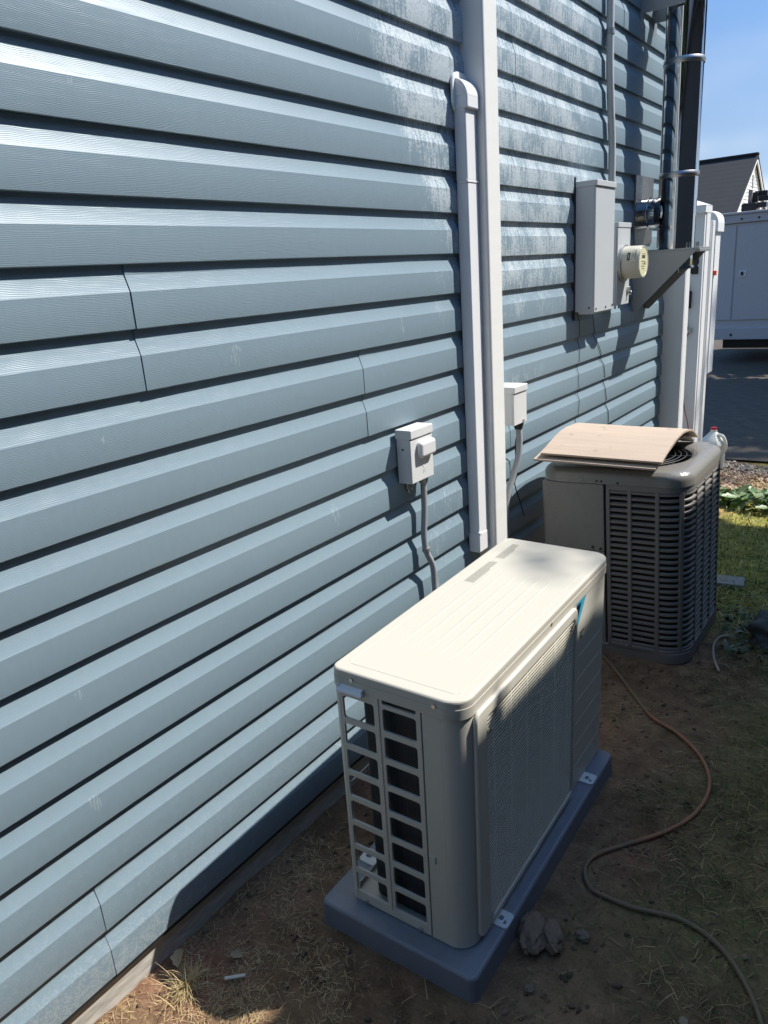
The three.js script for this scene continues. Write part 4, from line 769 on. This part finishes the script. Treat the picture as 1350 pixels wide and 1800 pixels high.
  // broad leaved weeds at the gravel edge
  const weed = thing('weed_clump', 'clump of broad green leaves flopped on the lawn edge by the gravel', 'weeds', [0.56, 0.0, -4.52]);
  const wm = [[0.10, 0.19, 0.045], [0.14, 0.24, 0.06], [0.20, 0.26, 0.10]].map((c) => new THREE.MeshPhysicalMaterial({ color: lin(...c), roughness: 0.45, side: THREE.DoubleSide, transmission: 0.25, thickness: 0 }));
  const strands = thing('dry_vine', 'curled pale dry vine lying at the foot of the condenser corner', 'vine', [0, 0, 0]);
  mesh('stalk', capped([[0.745, 0.01, -2.50], [0.715, 0.022, -2.56], [0.70, 0.045, -2.62], [0.712, 0.06, -2.66], [0.735, 0.062, -2.68]], 0.0045, 40, 6), std([0.40, 0.34, 0.25], 0.8), strands);
  const lgs = [leafGeo(0.12, 0.021, 0.35), leafGeo(0.10, 0.024, 0.5), leafGeo(0.075, 0.017, 0.2)];
  for (let i = 0; i < 230; i++) { const m = mesh('leaf', lgs[i % 3], wm[Math.floor(rnd() * 3)], weed); const a = rr(0, 6.28), d = Math.sqrt(rnd()); m.position.set(d * Math.cos(a) * 0.34, 0.015 + 0.10 * (1 - d) * rnd() + 0.02 * rnd(), d * Math.sin(a) * 0.17); m.rotation.set(rr(-0.7, 0.35), rr(0, 6.28), rr(-0.4, 0.4), 'YXZ'); }
}

{ // low weeds in the shade at the condenser
  const weed = thing('weed_clump', 'low dark weeds growing in the shade against the right side of the condenser', 'weeds', [0.73, 0.0, -2.86]);
  const g = blade(0.16, 0.9, 5), ms = [[0.06, 0.10, 0.035], [0.09, 0.12, 0.045], [0.20, 0.20, 0.13]].map((c) => new THREE.MeshPhysicalMaterial({ color: lin(...c), roughness: 0.6, side: THREE.DoubleSide }));
  for (let i = 0; i < 90; i++) { const m = mesh('leaf', g, ms[i % 7 === 0 ? 2 : i % 2], weed), l = rr(0.035, 0.075); m.scale.setScalar(l); m.position.set(rr(-0.06, 0.13), 0.0, rr(-0.30, 0.22)); m.rotation.set(rr(0.3, 1.4), rr(0, 6.28), 0, 'YXZ'); }
}
// ------------------------------------------------------------------ trailer with racks, and the house behind
{
  const t = thing('utility_trailer', 'grey blue panelled service trailer with a ladder rack parked on the driveway', 'trailer', [-1.14, 0.14, -10.8]); t.scale.setScalar(0.9);
  const side = std([0.58, 0.58, 0.60], 0.4, { roughnessMap: grime }), rail = std([0.55, 0.55, 0.58], 0.4);
  const L = 4.6;
  mesh('body', rbox(0, 0.34, -2.1, L, 1.80, -0.02, 0.02), side, t);
  for (const [a, b] of [[0.015, 0.215], [0.235, 1.25], [1.27, 2.3], [2.32, 3.4]]) mesh('side_door', rbox(a, 0.47, -0.03, b, 1.765, 0.0, 0.006), side, t);
  mesh('door_latch', [rbox(0.29, 1.07, 0, 0.39, 1.16, 0.014, 0.003)], M.trimWhite, t);
  mesh('latch_paddle', [rbox(0.315, 1.09, 0.012, 0.35, 1.14, 0.022, 0.003)], M.black, t);
  mesh('lower_rail', rbox(-0.01, 0.19, -2.08, L, 0.36, 0.01, 0.01), rail, t);
  mesh('top_rail', [rbox(-0.015, 1.80, -2.12, L, 1.91, 0.012, 0.01), rbox(-0.02, 1.912, -2.1, L, 1.945, 0.03, 0.008)], rail, t);
  for (const x of [0.05, 0.28, 0.5]) mesh('rivet', at(cyl(0.014, 0.014, 0.01, 10), x, 1.85, 0.016, Math.PI / 2, 0, 0), M.dark, t);
  mesh('drain_plug', at(cyl(0.018, 0.018, 0.01, 10), 0.24, 0.26, 0.013, Math.PI / 2, 0, 0), M.black, t);
  mesh('underframe', [rbox(0.1, 0.05, -1.9, L, 0.19, -0.15, 0.01)], M.black, t);
  for (const x of [1.6, 2.5]) { const w = mesh('wheel', at(cyl(0.40, 0.40, 0.2, 32), x, 0.245, -0.16, Math.PI / 2, 0, 0), M.black, t); mesh('rim', at(cyl(0.2, 0.2, 0.21, 24), x, 0.245, -0.16, Math.PI / 2, 0, 0), M.galv, w); }
  const rk = mesh('rack_post', [rbox(0.33, 1.945, -0.35, 0.41, 2.20, -0.27, 0.01), rbox(0.22, 1.95, -0.45, 0.42, 2.06, -0.18, 0.02)], M.black, t);
  mesh('rack_upright', rbox(0.295, 2.06, -0.29, 0.345, 2.235, -0.22, 0.008), std([0.30, 0.25, 0.23], 0.6), t);
  const alu = std([0.55, 0.53, 0.54], 0.35, { metalness: 0.6 });
  for (const [y, z] of [[2.02, -0.24], [2.11, -0.30], [2.18, -0.36]]) { mesh('ladder_rail', rbox(0.48, y - 0.03, z - 0.03, L - 0.2, y + 0.03, z + 0.03, 0.008), alu, t); }
  for (const [y, z, x0] of [[2.02, -0.24, 0.38], [2.11, -0.30, 0.42], [2.18, -0.36, 0.36]]) mesh('ladder_foot', rbox(x0, y - 0.035, z - 0.035, x0 + 0.16, y + 0.035, z + 0.035, 0.01), M.black, t);
}
{
  const k = 1.54, X = (x) => 1.2 + (x - 1.2) * k, Y = (y) => 1.4 + (y - 1.4) * k;
  const rid = Y(4.12), xr = X(-3.34) - 0.3, zr = -40, run = 4.6, eav = rid - run * 0.66, xl = X(-9);
  const t = thing('neighbour_house', 'white clapboard house with steep dark shingle roof beyond the trailer', 'house', [0, 0, 0]);
  const white = std([0.78, 0.78, 0.76], 0.7), shT = greyTex(256, 256, () => rnd());
  const roofC = [[0.030, 0.033, 0.038], [0.034, 0.037, 0.042], [0.027, 0.030, 0.035]].map((c) => std(c, 0.9, { bumpMap: shT, bumpScale: 0.01 }));
  const slope = Math.atan2(rid - eav, run), SL = Math.hypot(run, rid - eav);
  mesh('wall', [new THREE.BoxGeometry(xr - xl - 0.2, eav - 0.1, 2 * run - 0.6).translate((xr + xl) / 2 - 0.05, (eav - 0.1) / 2, zr)], white, t);
  const gable = extrude(poly([[-run + 0.15, eav - 0.15], [run - 0.15, eav - 0.15], [0, rid - 0.12]]), 0.1, 0, 2); gable.rotateY(Math.PI / 2);
  mesh('gable_wall', gable.translate(xr - 0.22, 0, zr), white, t);
  const bg = []; for (let i = 0; i < 20; i++) { const y = eav - 0.1 + i * 0.15, w = (rid - y - 0.2) / 0.66; if (w < 0.2) break; const b = new THREE.BoxGeometry(0.03, 0.145, 2 * w); bg.push([b, y + 0.075]); }
  for (const [b, y] of bg) mesh('clapboard', at(b, xr - 0.105, y, zr, 0, 0, 0.12), white, t);
  const roof = mesh('roof', [at(new THREE.BoxGeometry(xr - xl + 0.12, 0.08, SL + 0.3), (xr + xl) / 2, (rid + eav) / 2 - 0.04, zr + run / 2, slope, 0, 0), at(new THREE.BoxGeometry(xr - xl + 0.12, 0.08, SL + 0.3), (xr + xl) / 2, (rid + eav) / 2 - 0.04, zr - run / 2, -slope, 0, 0)], roofC[0], t);
  const rowsN = 44; // shingle courses on the slope that faces us
  for (let i = 0; i < rowsN; i++) { const s = (i + 0.5) / rowsN, y = mix(rid, eav, s), z = zr + run * s; const n = 1; mesh('shingle_course', at(new THREE.BoxGeometry(xr - xl + 0.10, 0.03, SL / rowsN * 1.15), (xr + xl) / 2, y + 0.018, z + 0.012, slope + 0.07, 0, 0), roofC[(i * 7) % 3], roof); }
  mesh('ridge_cap', at(new THREE.BoxGeometry(xr - xl + 0.12, 0.1, 0.35), (xr + xl) / 2, rid + 0.03, zr), roofC[2], roof);
  for (const s of [1, -1]) mesh('rake_board', at(new THREE.BoxGeometry(0.05, 0.18, SL + 0.3), xr + 0.02, (rid + eav) / 2 - 0.16, zr + s * run / 2, s * slope, 0, 0), white, t);
  const win = mesh('window', [new THREE.BoxGeometry(0.06, 1.25, 1.5).translate(xr - 0.08, rid - 2.55, zr + 0.0)], white, t);
  for (const z of [-0.34, 0.34]) mesh('pane', new THREE.BoxGeometry(0.02, 1.05, 0.58).translate(xr - 0.045, rid - 2.55, zr + z), std([0.05, 0.055, 0.06], 0.08), win);
  mesh('gable_vent', new THREE.BoxGeometry(0.05, 0.5, 0.4).translate(xr - 0.07, rid - 1.1, zr), std([0.6, 0.6, 0.58], 0.6), t);
}

// ------------------------------------------------------------------ trees: one peeping in far right, an added garage and added trees outside the frame that shade the yard
const leafQuad = (() => { const g = new THREE.BufferGeometry(); g.setAttribute('position', new THREE.Float32BufferAttribute([-0.5, 0, 0, 0, 0.12, -0.5, 0.5, 0, 0, 0, 0.1, 0.55], 3)); g.setIndex([0, 2, 1, 0, 3, 2]); g.computeVertexNormals(); return g; })();
function foliage(parent, n, size, place, col) {
  const m = new THREE.MeshPhysicalMaterial({ color: 0xffffff, roughness: 0.7, side: THREE.DoubleSide });
  const im = new THREE.InstancedMesh(leafQuad, m, n), M4 = new THREE.Matrix4(), q = new THREE.Quaternion(), c = new THREE.Color();
  for (let i = 0; i < n; i++) { const p = place(); q.setFromEuler(new THREE.Euler(rr(-1.4, 1.4), rr(0, 6.28), rr(-1.4, 1.4))); const s = size * rr(0.6, 1.4); M4.compose(V(...p), q, V(s, s, s)); im.setMatrixAt(i, M4); const t = rr(0.6, 1.3); c.setRGB(col[0] * t, col[1] * t, col[2] * t); im.setColorAt(i, c); }
  im.name = 'crown'; im.castShadow = im.receiveShadow = true; im.userData.kind = 'stuff'; parent.add(im); return im;
}
M.bark = std([0.10, 0.075, 0.055], 0.95);
// unseen garage added on the right as an occluder: its eave throws the shade over the unit front and the soil
{
  const t = thing('added_garage', 'unseen dark garage added on the right so that its eave shades the soil', 'garage', [0, 0, 0]);
  const wM = std([0.10, 0.105, 0.12], 0.7), rM = std([0.06, 0.06, 0.065], 0.9);
  const z0 = -5.85, z1 = 7.5, ex = 2.07, ey = 3.125, wx = 2.38, rx = 5.2, rise = 1.7;
  mesh('wall', [new THREE.BoxGeometry(5.6, ey - 0.25, z1 - z0 - 0.5).translate(wx + 2.8, (ey - 0.25) / 2, (z0 + z1) / 2)], wM, t);
  for (let i = 0; i < 20; i++) mesh('clapboard', at(new THREE.BoxGeometry(0.016, 0.165, z1 - z0 - 0.5), wx - 0.01, 0.1 + i * 0.158, (z0 + z1) / 2, 0, 0, 0.06), wM, t);
  const SL = Math.hypot(rx - ex, rise), a = Math.atan2(rise, rx - ex);
  const roof = mesh('roof', [at(new THREE.BoxGeometry(SL, 0.06, z1 - z0), (ex + rx) / 2, ey + rise / 2 - 0.03, (z0 + z1) / 2, 0, 0, a), at(new THREE.BoxGeometry(SL, 0.06, z1 - z0), rx + (rx - ex) / 2, ey + rise / 2 - 0.03, (z0 + z1) / 2, 0, 0, -a)], rM, t);
  mesh('gutter', rbox(ex - 0.06, ey - 0.09, z0, ex + 0.04, ey - 0.005, z1, 0.02), std([0.08, 0.09, 0.105], 0.5), roof);
  mesh('soffit', rbox(ex + 0.02, ey - 0.16, z0 + 0.1, wx + 0.1, ey - 0.12, z1 - 0.1, 0.004), wM, t);
  const gs = poly([[wx, ey - 0.3], [wx + 5.6, ey - 0.3], [rx, ey + rise - 0.15]]);
  for (const z of [z0 + 0.2, z1 - 0.3]) mesh('gable_wall', extrude(gs, 0.1, 0, 2).translate(0, 0, z), wM, t);
  // leaf clusters added over the gutter to notch the edge of the shade
  const v = thing('added_creeper', 'added leaf clusters on the garage gutter that notch the shade edge', 'added_creeper', [0, 0, 0]);
  const spots = [[2.03, 3.125, -2.50, 0.022, 9], [2.03, 3.125, -2.93, 0.018, 7], [2.03, 3.125, -3.38, 0.025, 9], [2.04, 3.19, -4.4, 0.06, 24], [2.04, 3.2, -5.2, 0.08, 30]];
  const stems = spots.map(([x, y, z]) => capped([[2.3, 0.05, z + 0.05], [2.36, 1.6, z], [2.33, 3.1, z], [2.03, 3.10, z], [x, y, z]], 0.008, 40, 6));
  mesh('stem', stems, M.bark, v);
  const list = []; for (const [x, y, z, r, n] of spots) for (let i = 0; i < n; i++) list.push([x + rr(-1, 1) * r, y + rr(-0.9, 1) * r, z + rr(-1.6, 1.6) * r]);
  let li = 0; foliage(v, list.length, 0.06, () => list[li++], [0.05, 0.09, 0.03]).name = 'leaves';
}
// trees added outside the frame: one shades the driveway, others block sky behind the camera
function crownTree(label, x, z, h, R, n, size) {
  const t = thing('shade_tree', label, 'tree', [x, 0, z]);
  mesh('trunk', [capped([[0, -0.1, 0], [0.05, h * 0.3, 0.03], [0, h * 0.62, 0]], 0.14, 20, 10), ...[0, 1, 2, 3, 4].map((k) => capped([[0, h * 0.35, 0], [Math.cos(k * 1.26) * R * 0.4, h * 0.58, Math.sin(k * 1.26) * R * 0.4], [Math.cos(k * 1.26) * R * 0.8, h * 0.75, Math.sin(k * 1.26) * R * 0.8]], 0.05, 12, 6))], M.bark, t);
  const cl = []; for (let i = 0; i < 46; i++) { const a = rr(0, 6.28), u = rr(-0.7, 1), s = Math.sqrt(1 - u * u), q = R * rr(0.35, 0.85); cl.push([q * s * Math.cos(a), h * 0.68 + q * u * 0.8, q * s * Math.sin(a), R * rr(0.22, 0.36)]); }
  foliage(t, n, size, () => { const c = cl[Math.floor(rnd() * cl.length)], a = rr(0, 6.28), u = rr(-1, 1), s = Math.sqrt(1 - u * u), q = c[3] * Math.cbrt(rnd()); return [c[0] + q * s * Math.cos(a), c[1] + q * u * 0.75, c[2] + q * s * Math.sin(a)]; }, [0.04, 0.07, 0.025]);
}
{ // unseen tree added past the gable: its limb is placed to dapple the unit top
  const t = thing('added_dapple_tree', 'added unseen slender tree with one limb placed to dapple the unit top', 'tree', [6.0, 0, -10.5]);
  mesh('trunk', capped([[0, -0.1, 0], [0.04, 3, 0.02], [0, 7, 0.1], [0, 9, -0.4], [0.05, 10.8, -1.0]], 0.09, 30, 8), M.bark, t);
  mesh('limb', capped([[0, 7, 0.1], [-0.25, 8.5, 2.0], [-0.5, 9.75, 3.75]], 0.009, 20, 6), M.bark, t);
  const pts = []; for (let i = 0; i < 24; i++) { const a = rr(0, 6.28), q = Math.sqrt(rnd()); pts.push([-0.53 + 0.13 * q * Math.cos(a), 9.66 + rr(-1, 1) * 0.1, 3.8 + 0.24 * q * Math.sin(a)]); }
  for (let i = 0; i < 1200; i++) { const a = rr(0, 6.28), u = rr(-1, 1), q = Math.cbrt(rnd()) * 1.3; pts.push([q * Math.cos(a) * Math.sqrt(1 - u * u), 10.4 + q * u, -1.2 + q * Math.sin(a) * Math.sqrt(1 - u * u)]); }
  let pi = 0; foliage(t, pts.length, 0.10, () => pts[pi++], [0.05, 0.085, 0.03]);
}
crownTree('unseen leafy tree added past the garage so that its crown shades the driveway', 2.1, -9.9, 6.4, 2.1, 12000, 0.17);
crownTree('large dark tree added behind the camera near the house to block sky', 0.2, 9.5, 9, 3.6, 9000, 0.3);
crownTree('large dark tree added behind the camera near the garage to block sky', 5.5, 11, 9, 3.8, 9000, 0.3);
crownTree('large dark tree added far behind the camera on the left to block sky', -5.5, 11, 10, 4, 9000, 0.3);
crownTree('distant green tree rising right of the white gable', -1.5, -58, 6.5, 3.2, 5000, 0.3);

renderer.render(scene, camera);
